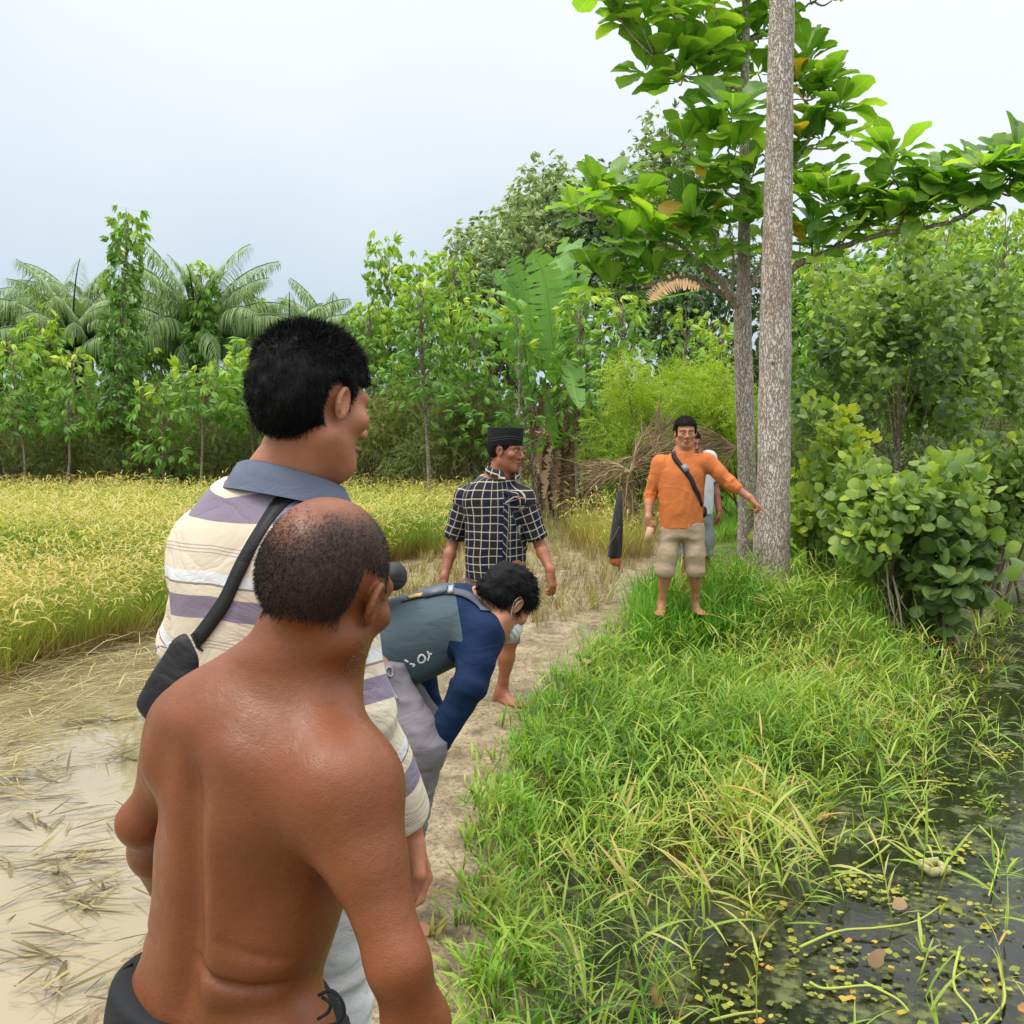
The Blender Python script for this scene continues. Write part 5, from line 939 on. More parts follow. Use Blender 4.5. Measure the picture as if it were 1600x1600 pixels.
fronthl = sstep(.062, .035, q[:, 1] + .0 * q[:, 2]) ; side = (np.abs(q[:, 0]) > .055) & (q[:, 1] > .0) & (q[:, 2] < .0)
hairmask = notear * (1 - bald) * low * fronthl * (q[:, 2] > -.07) * (1 - side * 1.0) * (np.linalg.norm(q, axis=1) < .14) * (1 - sstep(.02, .0, q[:, 2] + .02) * (np.abs(q[:, 0]) > .068) * (q[:, 1] > -.03))
bodyo = mesh('body', V, Q, skin1, t, {'v': np.clip(np.maximum(mk, hairmask * .80), 0, 1), 'w': wh})
g = np.random.default_rng(3); hw = lambda c: np.interp(0, [0, 1], [0, 1])
cent = V[Q].mean(1); hm = hairmask[Q].mean(1); sel = hm > .06; g2 = np.random.default_rng(4); k = g2.choice(np.nonzero(sel)[0], 17000, p=hm[sel] / hm[sel].sum()); nv = vnormals(V, Q); pp = V[Q[k]]; a1, a2 = g2.random((17000, 1)), g2.random((17000, 1)); pp = (pp[:, 0] * (1 - a1) + pp[:, 1] * a1) * (1 - a2) + (pp[:, 3] * (1 - a1) + pp[:, 2] * a1) * a2; nn = nv[Q[k][:, 0]]
HV, HF = strands(pp - nn * .001, nn * .55 + Rh @ A3(0, -.25, -.75) + g2.normal(0, .22, (17000, 3)), g2.uniform(.004, .008, 17000), .0008, g2, .3, 2); mesh('hair', HV, HF, matte_hair, t, smooth=False)
k = (q[:, 2] < -.02) & (q[:, 2] > -.115) & (q[:, 1] > .0) & (q[:, 1] < .1) & (np.abs(q[:, 0]) > .022) & (np.linalg.norm(q, axis=1) < .14); ii = g2.choice(np.nonzero(k)[0], 700)
ii = ii[q[ii, 0] > 0]; HV, HF = strands(V[ii] - nv[ii] * .001, nv[ii] + Rh @ A3(0, 0, -.9) + g2.normal(0, .3, (len(ii), 3)), g2.uniform(.002, .005, len(ii)), .0009, g2, .3, 2); mesh('beard', HV, HF, grey_hair, t, smooth=False)
# trousers
lo, hi = bounds([j['hipR'], j['anR'], j['hipL'], j['anL'], o + [0, 0, .1]], .2); F = Field(lo, hi, .006, [(A3(-.37, 1.28, .87), .06)], .004)
F.loft(o, Rt, [(a, b, c, d + .010, e + .010, f + .010) for a, b, c, d, e, f in tors], .02)
for sd in 'RL': F.chain([j['hip' + sd], j['kn' + sd], j['an' + sd]], [.098, .078, .070], .04)
F.put(lambda p: (p[..., 2] - .822 + .13 * ((p - o) @ r1) - .008 * noise(p * [1, 1, 0], 5)), lo, hi, .006, 'and'); F.put(lambda p: .10 - p[..., 2], lo, hi, .006, 'and')
blk = clothmat('black_cloth', (.022, .024, .026), .8, .2); po, Vp, Qp = pants('', F, t, blk, .004, 3)
bv = bvh(Vp, Qp); wq = [o + Rt @ A3(.152 * math.cos(a), .12 * math.sin(a), .052) for a in np.linspace(math.pi * .95, math.pi * 2.05, 12)]
for k in (2, 5, 8): b = MB(); c = wq[k] - [0, 0, .052]; s_, n_ = snap(bv, [c, c - [0, 0, .045]], .004); b.ribbon(curve([s_[0] + [0, 0, .006], s_[0] * .5 + s_[1] * .5 + n_[0] * .002, s_[1]], 6), .010, np.cross(n_[0], [0, 0, 1]), 0, .003); b.build('belt_loop', blk, po)
cord = MB(); cord.tube(curve([P(207, 1505, 1.33), P(190, 1518, 1.32), P(183, 1545, 1.32), P(188, 1566, 1.33), P(205, 1556, 1.34)], 20), .0022, 6); cord.build('drawstring', blk, po)
cord = MB(); cord.tube(curve([P(498, 1555, 1.19), P(518, 1548, 1.18), P(534, 1565, 1.175), P(537, 1585, 1.175), P(524, 1600, 1.18), P(500, 1604, 1.19)], 24), .0024, 6); cord.build('drawstring', blk, po)
cord = MB(); cord.tube(curve([P(503, 1558, 1.19), P(516, 1568, 1.185), P(512, 1582, 1.185), P(497, 1592, 1.19)], 16), .0022, 6); cord.build('drawstring', blk, po)

# ---------------------------------------------------------------- the man in the striped shirt
f_t = nrm([.55, .83, 0]); up = A3(0, 0, 1.); Rt = face_frame(f_t, up); o = A3(-.405, 1.665, .92); Rh = face_frame([.68, .70, -.20], [.04, .12, .98])
j = dict(shR=P(500, 880, 1.54), elR=P(552, 1115, 1.50), wrR=P(632, 1290, 1.59), shL=P(340, 862, 1.78), elL=P(316, 1015, 1.86), wrL=P(318, 1130, 1.72),
         hipR=A3(-.34, 1.60, .86), knR=A3(-.33, 1.68, .47), anR=A3(-.33, 1.63, .085), hipL=A3(-.49, 1.72, .86), knL=A3(-.52, 1.79, .47), anL=A3(-.53, 1.74, .085), head=P(490, 630, 1.62), Rh=Rh,
         neck=([P(484, 655, 1.625), P(468, 715, 1.64), P(452, 765, 1.66), P(445, 800, 1.67)], [.055, .050, .057, .074]))
tors = SH_BK; base = A3(-.41, 1.66, 0); t = person('', base, 'man with thick black hair in a cream and purple striped shirt, looking away')
hR = dict(along=A3(.12, .25, -1), palm=A3(-.6, -.7, 0), th=1, s=1.08, curl=(1.25, 1.3, 1.35, 1.4), thumb=.9); hL = dict(along=A3(.1, .1, -1), palm=A3(1, .2, 0), th=1)
F = body(j, .0055, .0030, tors, o, Rt, .97, .92, None, feetdir=dict(R=f_t, L=f_t), handR=hR, handL=hL, fine_extra=[(j['wrR'] + [0, .02, -.06], .07)], jaw=.95)
V, Q = F.mesh(); mk, wh = headmarks(V, j['head'], Rh, .92); skin2 = skinmat('tan_skin', (.47, .19, .095), (.03, .02, .016), .5, .4)
mesh('body', V, Q, skin2, t, {'v': mk, 'w': wh})
def line2(q):
    X, Y, Z = np.abs(q[..., 0]), q[..., 1], q[..., 2]
    ear = np.sqrt(((Y + .006) / .024) ** 2 + ((Z + .004) / .036) ** 2) - 1; nape = Z + .062 + .010 * np.cos(X * 40); front = np.where(Z > .045, .085 - Y, .040 - Y + .3 * (Z - .045)); sb = np.where((Y > .0), Z + .012 - .2 * (Y - .02), Z + .075)
    return np.minimum.reduce([nape, front + .02 * sstep(.05, .08, Z), np.where(X > .05, ear * .03, 1), sb])
HV, HF = haircap(j['head'], Rh, .92, line2, .015, .004, 2, .004); hn = vnormals(HV, HF); g2 = np.random.default_rng(9); n = 38000; k = g2.integers(0, len(HF), n); q = (HV[HF[k][:, 0]] - j['head']) @ Rh
dl = np.stack([q[:, 0] * 2, .25 + q[:, 1] * 1.5, -.8 + .95 * sstep(.03, .10, q[:, 2])], 1) @ Rh.T; topk = sstep(.02, .12, q[:, 2]); P0 = HV[HF[k]].mean(1) + g2.normal(0, .0012, (n, 3)) - hn[HF[k][:, 0]] * .003
SV, SF = strands(P0, hn[HF[k][:, 0]] * (.28 + .45 * topk[:, None]) + dl * .8 + g2.normal(0, .2, (n, 3)), g2.uniform(.007, .014, n) * (1 + .5 * topk) * (1 - .65 * sstep(.05, .085, q[:, 1])), .0011, g2, .35, 3)
V, Fm, A = merge([(HV, HF, {'v': HV[:, 0] * 0}), (SV, SF, {'v': SV[:, 0] * 0})])
hb = MB(); 
for _ in range(3):      # tousled forelock
    a = j['head'] + Rh @ (A3(g2.normal(.01, .03), .082 + g2.normal(0, .012), .078 + g2.normal(0, .014))); e = a + Rh @ A3(g2.normal(0, .012), g2.uniform(.0, .006), g2.uniform(-.012, .006)); hb.tube(curve([a - Rh @ A3(0, .03, -.003), a, e], 6), np.linspace(.0014, .0003, 6), 4, cap=False)
V, Fm, A = merge([(V, Fm, A), (np.concatenate(hb.V), np.concatenate([f for fs in hb.F.values() for f in fs]), {'v': np.zeros(hb.n)})]); mesh('hair', V, Fm, hairm, t, A, smooth=False)
def shirt(j, h, tors, o, Rt, off, sleeves, hem, neckc, neckr, amp, seed, fs=1.0, k=.03, soff=.018, fine=(), hf=None, cutn=None, lofthem=True, neckdrop=0):
    """cloth over torso and arms; sleeves: dict side -> (how far down the arm 0..2, cuff radius)"""
    pts = [j['shR'], j['elR'], j['wrR'], j['shL'], j['elL'], j['wrL'], o, o + Rt[:, 2] * .6]; lo, hi = bounds(pts, .22); F = Field(lo, hi, h, fine, hf)
    F.loft(o, Rt, [(a, b, c, d + off, e + off, f + off) for a, b, c, d, e, f in tors], .02)
    Fa = F.like(); axes = {}
    for sd in 'RL':
        n_, rc = sleeves[sd]; sh, el, wr = j['sh' + sd], j['el' + sd], j['wr' + sd]; F.cap(o + Rt @ A3(0, 0, tors[-3][0] - .015), sh + [0, 0, -.004], .056 + soff * .3, .036 + soff, .05)
        pts = [sh, sh * .5 + el * .5, el]; rs = [.050 + soff, .047 + soff, .040 + soff]
        if n_ <= 1: pts = [sh, sh + (el - sh) * n_ * .5, sh + (el - sh) * n_]; rs[2] = rc
        else: pts += [el + (wr - el) * (n_ - 1)]; rs += [rc]
        Fa.chain(pts, rs, .02); a, b = pts[-2], pts[-1]; d = nrm(b - a); ln = rs[-1] + .02; Fa.put(lambda p: np.where(np.linalg.norm(p - b, axis=-1) < .16, (p - b) @ d - .0, -1.), b - .17, b + .17, .006, 'and'); axes[sd] = pts
    F.blend(Fa, [j['shR'], j['shL']], .10, .22, .06, .008)
    if hem is not None: F.put(lambda p: hem - (p - o) @ Rt[:, 2] - o[2] * 0 + .006 * noise(p, 6, seed) if not lofthem else (hem - p[..., 2] + .008 * noise(p * [1, 1, 0], 6, seed)), lo, hi, .006, 'and')
    if neckc is not None: F.put(lambda p: np.linalg.norm((p - neckc[0]) @ np.stack([neckc[1], neckc[2]], 1) / neckr, axis=-1) * min(neckr) - min(neckr) if False else ((p - neckc[0]) @ neckc[3]) * -1 + 0, lo, hi, .008, 'sub') if False else F.put(lambda p: (p - neckc[0]) @ neckc[3], lo, hi, .012, 'and')
    V, Q = F.mesh(); N_ = vnormals(V, Q); al = {}; reg = np.zeros(len(V)); dist = np.full(len(V), 9.)
    for i, sd in enumerate('RL'): al[sd] = arm_uv(V, [j['sh' + sd], j['el' + sd], j['wr' + sd]])
    tl = (V - o) @ Rt; dt = np.sqrt((tl[:, 0] / .16) ** 2 + (tl[:, 1] / .12) ** 2)
    isR = (al['R'][2] < .105) & (al['R'][0] > .055) & (tl[:, 0] > .0); isL = (al['L'][2] < .105) & (al['L'][0] > .055) & (tl[:, 0] < .0)
    Lr = {sd: np.linalg.norm(j['el' + sd] - j['sh' + sd]) for sd in 'RL'}
    w = fold(V, amp, 5 * fs, seed, (1, 1, .8)) + fold(V @ Rt, amp * .5, 12 * fs, seed + 3, (1.2, 1.2, .5))
    for sd, m_ in (('R', isR), ('L', isL)):
        elb = np.exp(-((al[sd][0] - Lr[sd]) / .07) ** 2); w = w + m_ * (elb * .7 + .15) * amp * (1 - 2 * np.abs(noise(np.stack([al[sd][0] * 20 * fs, al[sd][1] * 1.1, al[sd][1] * 0 + seed], 1), 1.0, seed)))
    return V + N_ * w[:, None], Q, isR, isL, al, tl
ncut = o + A3(0, 0, .575)
V, Q, isR, isL, al, tl = shirt(j, .006, tors, o, Rt, .016, dict(R=(1.93, .047), L=(1.0, .085)), .83, (P(452, 742, 1.665), 0, 0, nrm(A3(-.05, -.20, 1))), None, .005, 4, .9)
up_ = np.where(isR, (j['shR'][2] - al['R'][0] * 1.0) - .02, np.where(isL, j['shL'][2] - al['L'][0], V[:, 2] + .06 * np.abs(tl[:, 0]) - .25 * sstep(1.40, 1.5, V[:, 2]) * np.abs(tl[:, 0]) + .006 * noise(V, 5)))
def stripes(m):
    h = m.attr('v'); f = m.math('FRACT', m.math('DIVIDE', m.math('SUBTRACT', 1.475 + .155 * 4, h), .155)); cream = (.70, .61, .46); wht = (.72, .74, .76); pur = (.20, .165, .24); brn = (.24, .17, .16); thin = (.36, .32, .27)
    c = m.ramp(f, ((0, pur), (.235, cream), (.47, thin), (.482, cream), (.505, thin), (.517, cream), (.54, thin), (.552, cream), (.74, wht), (.86, brn), (.885, cream), (.998, pur)), 'CONSTANT')
    return m.mix(m.math('MULTIPLY', m.noise(300, 1), .25), c, (.5, .46, .42))
shm = clothmat('striped_cloth', None, .85, stops=stripes); so_ = mesh('shirt', V, Q, shm, t, {'v': up_}); bvs = bvh(V, Q)
colm = clothmat('collar_knit', (.13, .15, .21), .85)
# ribbed collar: a low band round the neck
cb = MB(); cc = P(452, 752, 1.652); n_ = 160; cc = cc + [0, 0, .010]; R3 = face_frame([.55, .83, -.02], nrm(A3(.02, -.12, 1)))
for k in range(n_): pass
th = np.linspace(0, 2 * np.pi, n_, endpoint=False); rings = []
for dz, rr, oo in ((-.040, .113, 0), (-.018, .101, 0), (.002, .090, .001), (.006, .080, -.001), (-.010, .074, 0), (-.03, .074, 0)): rings.append(np.stack([cc + R3 @ A3((rr + .0012 * (k % 2)) * math.cos(a), (rr * .95) * math.sin(a) + .006, dz - .022 * math.sin(a) - .004) for k, a in enumerate(th)]))
RV = np.concatenate(rings); i, jj = np.meshgrid(np.arange(5), np.arange(n_), indexing='ij'); i = i.ravel(); jj = jj.ravel(); kk = (jj + 1) % n_; mesh('collar', RV, np.stack([i * n_ + jj, i * n_ + kk, (i + 1) * n_ + kk, (i + 1) * n_ + jj], 1), colm, so_)
lo, hi = bounds([j['hipR'], j['anR'], j['hipL'], j['anL'], o + [0, 0, .1]], .2); F = Field(lo, hi, .007); F.loft(o, Rt, [(a, b, c, d + .006, e + .006, f + .006) for a, b, c, d, e, f in tors], .02)
for sd in 'RL': F.chain([j['hip' + sd], j['kn' + sd], j['an' + sd]], [.105, .088, .080], .04)
F.put(lambda p: p[..., 2] - .93, lo, hi, .006, 'and'); F.put(lambda p: .09 - p[..., 2], lo, hi, .006, 'and'); pants('', F, t, clothmat('white_cloth', (.62, .62, .62), .8, .1), .005, 5)
# his black bag
bt = thing('shoulder_bag', P(285, 1050, 1.62), 'black shoulder bag on the striped shirt man, its strap across his back', 'bag')
webm = clothmat('black_webbing', (.012, .012, .014), .6, .1, spec=.4); plas = Mat('black_plastic', .35, .5).col((.01, .01, .01)).m; metal = Mat('dark_metal', .3, .6).col((.35, .35, .36)).m
sb = strap(bvs, [P(505, 775, 1.56), P(486, 756, 1.575), P(458, 757, 1.56), P(424, 782, 1.54), P(394, 828, 1.52), P(366, 885, 1.52), P(342, 940, 1.53), P(322, 985, 1.57), P(314, 1000, 1.59)], .025, .003, 60)
sb.build('strap', webm, bt, smooth=False)
F = Field(P(285, 1050, 1.62) - .2, P(285, 1050, 1.62) + .2, .005); q0, q1 = P(312, 990, 1.60), P(252, 1100, 1.60); ax = nrm(q1 - q0); xx = nrm(np.cross(ax, [0.3, 1, 0])); Rb = np.stack([xx, np.cross(ax, xx), ax], 1)
F.loft(q0, Rb, [(0, 0, 0, .022, .012, .014), (.03, 0, 0, .032, .018, .020), (.09, 0, 0, .036, .022, .022), (.15, 0, 0, .035, .020, .020), (.17, 0, 0, .028, .012, .014)], .008, 3.5); V, Q = F.mesh(); V = V + vnormals(V, Q) * fold(V, .0025, 14, 8)[:, None]
pouch = mesh('pouch', V, Q, webm, bt); b = MB(); zb = bvh(V, Q); s_, n_ = snap(zb, curve([q0 + Rb @ A3(a, -.06, b_) for a, b_ in ((-.035, .03), (-.03, .09), (-.028, .16))], 20), .002); b.tube(s_, .0022, 6); b.build('zip', plas, pouch)
s_, n_ = snap(zb, curve([q0 + Rb @ A3(a, -.06, b_) for a, b_ in ((.04, .05), (.0, .06), (-.035, .055))], 20), .002); b = MB(); b.tube(s_, .0022, 6); b.build('zip', plas, pouch)
b = MB(); e = P(320, 990, 1.575); b.box(e, (.034, .008, .012), face_frame([0, 1, 0], nrm(A3(-.2, 0, 1)))); b.tube(curve([e + [-.014, 0, -.004], e + [-.012, 0, -.022], e + [.004, 0, -.026], e + [.012, 0, -.006]], 14), .0024, 6); b.build('buckle', plas, bt)

# ---------------------------------------------------------------- the bending man
pel = P(548, 1012, 3.20); nk = P(748, 962, 3.27); up = nrm(nk - pel); fr = nrm(A3(0, 0, -1) - up * np.dot(A3(0, 0, -1), up)); r1 = np.cross(fr, up); Rt = np.stack([r1, fr, up], 1); o = pel; Ln = np.linalg.norm(nk - pel)
Rh = face_frame([.62, .40, -.68], [.42, .30, .84])
j = dict(shR=P(757, 990, 3.10), elR=P(732, 1070, 3.02), wrR=P(692, 1142, 3.03), shL=P(748, 968, 3.44), elL=P(652, 1030, 3.47), wrL=P(676, 1110, 3.38),
         hipR=P(572, 1040, 3.09), knR=P(652, 1165, 3.02), anR=P(597, 1420, 3.15), hipL=P(574, 1035, 3.30), knL=P(662, 1145, 3.30), anL=P(612, 1365, 3.45), head=P(790, 940, 3.20), Rh=Rh,
         neck=([P(735, 958, 3.25), P(762, 945, 3.22), P(790, 938, 3.2)], [.075, .056, .056]))
tors = [(-.10, 0, 0, .145, .12, .12), (0, 0, 0, .15, .115, .115), (.12, 0, 0, .143, .115, .10), (.25, 0, 0, .155, .12, .105), (.34, 0, 0, .165, .11, .108), (.40, 0, 0, .145, .09, .095), (.44, 0, 0, .09, .07, .075), (.47, 0, 0, .06, .055, .06)]
fd = nrm([.9, -.25, 0]); base = A3(*P(600, 1440, 3.25)[:2], 0); base[2] = 0; t = person('', base, 'man bending over, hands on knees, in a grey and navy shirt and face mask')
hR = dict(along=A3(-.2, .1, -1), palm=A3(-.8, .2, .1), th=-1); hL = dict(along=A3(0, 0, -1), palm=A3(-.8, -.2, 0), th=1)
F = body(j, .007, .0045, tors, o, Rt, .96, .92, None, feetdir=dict(R=fd, L=fd), handR=hR, handL=hL); V, Q = F.mesh(); mk, wh = headmarks(V, j['head'], Rh, .92); skin3 = skinmat('light_brown_skin', (.54, .24, .125), (.03, .02, .016), .5, .4); mesh('body', V, Q, skin3, t, {'v': mk, 'w': wh})
def line3(q):
    X, Y, Z = np.abs(q[..., 0]), q[..., 1], q[..., 2]; ear = np.sqrt(((Y + .006) / .022) ** 2 + ((Z + .004) / .033) ** 2) - 1
    return np.minimum.reduce([Z + .05, .088 - Y + .02 * sstep(.05, .1, Z) - .05 * sstep(.05, .0, Z), np.where(X > .05, ear * .03, 1), np.where(Y > .02, Z - .0, Z + .07)])
HV, HF = haircap(j['head'], Rh, .92, line3, .016, .005, 5, .006); hn = vnormals(HV, HF); n = 7000; k = g2.integers(0, len(HF), n); SV, SF = strands(HV[HF[k]].mean(1) - hn[HF[k][:, 0]] * .004, hn[HF[k][:, 0]] * .3 + (A3(.1, .6, -.35) @ Rh.T) + g2.normal(0, .25, (n, 3)), g2.uniform(.015, .035, n), .0022, g2, .4, 3)
V, Fm, A = merge([(HV, HF, {'v': HV[:, 0] * 0}), (SV, SF, {'v': SV[:, 0] * 0})]); mesh('hair', V, Fm, hairm, t, A, smooth=False)
V, Q, isR, isL, al, tl = shirt(j, .0065, tors, o, Rt, .018, dict(R=(2.28, .040), L=(2.25, .042)), None, (P(764, 946, 3.22), 0, 0, nrm(up + [0, 0, .15])), None, .006, 14, 1.0, soff=.004)
# drape below the belly and the front hem
sag = sstep(.02, .10, tl[:, 1]) * np.exp(-((tl[:, 2] - .13) / .10) ** 2) * (~isR & ~isL); V[:, 2] -= .03 * sag
am = lambda sd: np.clip(np.minimum((.112 - al[sd][2]) / .03, (al[sd][0] - .03) / .05), 0, 1)
navy = np.clip(np.maximum(am('R') * (tl[:, 0] > .02), am('L') * (tl[:, 0] < -.02)) + sstep(.315, .325, tl[:, 2] + .12 * np.abs(tl[:, 0]) - .05), 0, 1); m_ = clothmat('raglan_cloth', None, .85, stops=lambda m: m.mix(m.math('GREATER_THAN', m.attr('v'), .5), (.070, .100, .115), (.006, .020, .060)))
so3 = mesh('shirt', V, Q, m_, t, {'v': navy}); bv3 = bvh(V, Q)
wht = Mat('white_print', .7).col((.75, .75, .75)).m
for pts in ([(657, 1023), (653, 1030), (656, 1037), (662, 1037), (665, 1030), (661, 1024), (657, 1023)], [(668, 1018), (671, 1026), (669, 1035)], [(640, 1037), (648, 1040), (645, 1043)], [(632, 1030), (638, 1034)], [(672, 1022), (675, 1024)]):
    qq = [P(a, b_, 3.07) for a, b_ in pts]; s_, n_ = snap(bv3, curve(qq, 14) if len(qq) > 2 else np.linspace(qq[0], qq[-1], 6), .0015); b = MB(); b.ribbon(s_, .006, np.cross(nrm(np.gradient(s_, axis=0)), n_), 0, .001); b.build('print_stroke', wht, so3)
lo, hi = bounds([j['hipR'], j['anR'], j['hipL'], j['anL'], j['knR'], j['knL'], pel], .2); F = Field(lo, hi, .007); F.loft(o, Rt, [(a, b, c, d + .008, e + .008, f + .008) for a, b, c, d, e, f in tors[:3]], .02)
for sd in 'RL': F.chain([pel, j['hip' + sd], j['kn' + sd], j['an' + sd]], [.12, .098, .080, .078], .05)
F.put(lambda p: (p - o) @ Rt[:, 2] - .06 - 6 * np.maximum(0, .90 - p[..., 2]), lo, hi, .006, 'and'); F.put(lambda p: .12 - p[..., 2], lo, hi, .006, 'and'); gry = clothmat('grey_cloth', (.20, .18, .20), .85, .12); po, Vp, Qp = pants('', F, t, gry, .006, 6, st=(1, 1, 2.6))
bvp = bvh(Vp, Qp); b = MB(); s_, n_ = snap(bvp, curve([P(600, 1044, 2.98), P(612, 1055, 2.98), P(622, 1048, 2.98), P(614, 1040, 2.98), P(604, 1050, 2.98), P(612, 1075, 2.98), P(620, 1095, 2.98)], 30), .004); b.tube(s_, .0035, 6); b.build('drawstring', clothmat('grey_cord', (.30, .29, .30)), po)
# mask
F = Field(j['head'] - .17, j['head'] + .17, .0045); w_ = lambda x, y, z: j['head'] + Rh @ (A3(x, y, z) * .92)
F.ell(w_(0, .050, -.062), A3(.058, .062, .048), Rh, .01); F.cap(w_(0, .10, -.025), w_(0, .10, -.07), .014, .018, .02); F.ell(w_(0, .03, -.06), A3(.055, .058, .06), Rh, .01, 'sub'); F.put(lambda p: .035 - (p - j['head']) @ Rh[:, 1], j['head'] - .17, j['head'] + .17, .004, 'and'); V, Q = F.mesh(); V = V + vnormals(V, Q) * (.0015 * np.sin(((V - j['head']) @ Rh)[:, 2] * 420))[:, None]
mko = mesh('face_mask', V, Q, Mat('mask_paper', .8).col((.66, .74, .70)).m, t)
for x in (1, -1): b = MB(); b.tube(curve([w_(.050 * x, .055, -.042), w_(.068 * x, .025, -.005), w_(.078 * x, .008, .018), w_(.084 * x, -.014, .02), w_(.084 * x, -.020, -.012), w_(.072 * x, .01, -.05), w_(.05 * x, .05, -.08)], 24), .0016, 5); b.build('ear_loop', wht, mko)
bt = thing('crossbody_bag', P(618, 905, 3.1), 'black bag on the back of the bending man with a grey buckled strap', 'bag')
sg = clothmat('grey_webbing', (.085, .10, .13), .6, .1); stp = strap(bv3, [P(622, 915, 3.16), P(650, 909, 3.16), P(690, 913, 3.15), P(725, 922, 3.14), P(752, 938, 3.13), P(758, 960, 3.10)], .036, .005, 40); stp.build('strap', sg, bt, smooth=False)
s_, n_ = snap(bv3, [P(676, 910, 3.15), P(662, 910, 3.15), P(694, 914, 3.15)], .010); tt = nrm(s_[2] - s_[1]); Rb = np.stack([tt, np.cross(n_[0], tt), n_[0]], 1); b = MB(); b.box(s_[0], (.075, .040, .012), Rb); b.build('buckle', Mat('grey_plastic', .4, .5).col((.09, .11, .14)).m, bt)
s2, n2_ = snap(bv3, [P(704, 917, 3.15)], .009); b = MB(); b.box(s2[0], (.016, .044, .010), Rb); b.build('strap_keeper', metal, bt)
yel = Mat('yellow_brown_trim', .6).col((.55, .33, .08)).m; s_, n_ = snap(bv3, curve([P(632, 913, 3.15), P(642, 908, 3.15), P(655, 911, 3.15)], 10), .010); b = MB(); b.ribbon(s_, .024, np.cross(nrm(np.gradient(s_, axis=0)), n_), 0, .003); b.build('strap_patch', yel, bt)
pc = P(606, 903, 3.14) + [0, 0, .0]; F = Field(pc - .18, pc + .18, .006); F.loft(pc - [.09, 0, 0], face_frame([0, 0, 1], nrm(A3(1, 0, -.12))), [(0, 0, 0, .07, .04, .03), (.03, 0, 0, .09, .05, .035), (.12, 0, 0, .09, .045, .035), (.15, 0, 0, .06, .03, .03)], .01, 3.5); V, Q = F.mesh(); po2 = mesh('pouch', V, Q, webm, bt)

# ---------------------------------------------------------------- the man in the plaid shirt
f_t = nrm([.42, -.91, 0]); Rt = face_frame(f_t, A3(0, 0, 1)); o = A3(-.098, 6.15, .80); Rh = face_frame([.90, -.42, -.06], [.02, 0, 1])
j = dict(shR=P(729, 776, 6.2), elR=P(707, 850, 6.22), wrR=P(694, 903, 6.12), shL=P(817, 778, 6.08), elL=P(843, 850, 6.1), wrL=P(860, 892, 5.97), hipR=A3(-.185, 6.19, .82), knR=P(741, 1000, 6.15), anR=P(733, 1083, 6.25), hipL=A3(-.015, 6.1, .82), knL=P(796, 1000, 5.98), anL=P(784, 1080, 6.05),
         head=P(790, 704, 6.12), Rh=Rh, neck=([P(784, 757, 6.15), P(784, 735, 6.14), P(788, 712, 6.12)], [.07, .060, .058]))
tors = [(-.1, 0, 0, .16, .125, .115), (0, 0, 0, .163, .13, .115), (.15, 0, 0, .162, .135, .112), (.30, 0, 0, .172, .13, .115), (.44, 0, 0, .182, .118, .115), (.52, 0, 0, .155, .09, .10), (.57, 0, 0, .09, .07, .08), (.61, 0, 0, .058, .055, .06)]
base = A3(-.10, 6.15, gz1(-.1, 6.15)); t = person('', base, 'man in a dark checked shirt and black cap, standing barefoot on the path looking right')
hR = dict(along=A3(-.05, -.1, -1), palm=A3(.9, .1, 0), th=1); hL = dict(along=A3(.15, -.10, -1), palm=A3(-.8, .5, 0), th=-1, curl=(.4, .6, .7, .8), thumb=.2)
F = body(j, .008, .0055, tors, o, Rt, 1.0, 1.06, None, feetdir=dict(R=nrm(A3(-.1, -1, 0)), L=nrm(A3(.75, -.65, 0))), handR=hR, handL=hL, fine_extra=[(j['wrL'] - [0, 0, .08], .1)]); V, Q = F.mesh(); mk, wh = headmarks(V, j['head'], Rh, 1.06)
skin4 = skinmat('dark_brown_skin', (.36, .13, .062), (.03, .02, .016), .45, .5); mesh('body', V, Q, skin4, t, {'v': mk, 'w': wh})
HV, HF = haircap(j['head'], Rh, 1.02, lambda q: np.minimum(line3(q), .055 - np.maximum(q[..., 1], 0) + .0 * q[..., 2]), .008, .006, 6, .002); mesh('hair', HV, HF, hairm, t)
capm = Mat('black_velvet', .75, .25); capm.col((.012, .012, .013)); capm.bump(capm.noise(30, 3), .3, .01); capm = capm.m
V = []; nn_ = 36; th = np.linspace(0, 2 * np.pi, nn_, endpoint=False); prof = [(.030, 1.0), (.034, 1.035), (.085, 1.06), (.130, 1.08), (.138, 1.075), (.133, .98), (.128, .5), (.130, .02)]
for z, k in prof: V.append(np.stack([j['head'] + Rh @ (A3(.083 * k * math.cos(a), .104 * k * math.sin(a) - .008, z + .004 * math.sin(a)) * 1.02) for a in th]))
i, jj = np.meshgrid(np.arange(len(prof) - 1), np.arange(nn_), indexing='ij'); i = i.ravel(); jj = jj.ravel(); kk = (jj + 1) % nn_
hat = mesh('cap', np.concatenate(V), np.stack([i * nn_ + jj, i * nn_ + kk, (i + 1) * nn_ + kk, (i + 1) * nn_ + jj], 1), capm, t); b = MB()
for z, w2 in ((.062, .0), (.075, .002)): b.tube(curve([j['head'] + Rh @ (A3(.083 * 1.075 * math.cos(a), .104 * 1.075 * math.sin(a) - .008, z + .012 * math.sin(2 * a)) * 1.02) for a in np.linspace(-.6, 2.2, 12)], 30), .0016, 5)
b.build('cap_seam', Mat('cap_thread', .6).col((.06, .06, .06)).m, hat)
V, Q, isR, isL, al, tl = shirt(j, .008, tors, o, Rt, .020, dict(R=(.86, .056), L=(.86, .056)), .755, (P(785, 744, 6.14), 0, 0, nrm(A3(.06, -.30, 1))), None, .009, 24, .9, soff=.010)
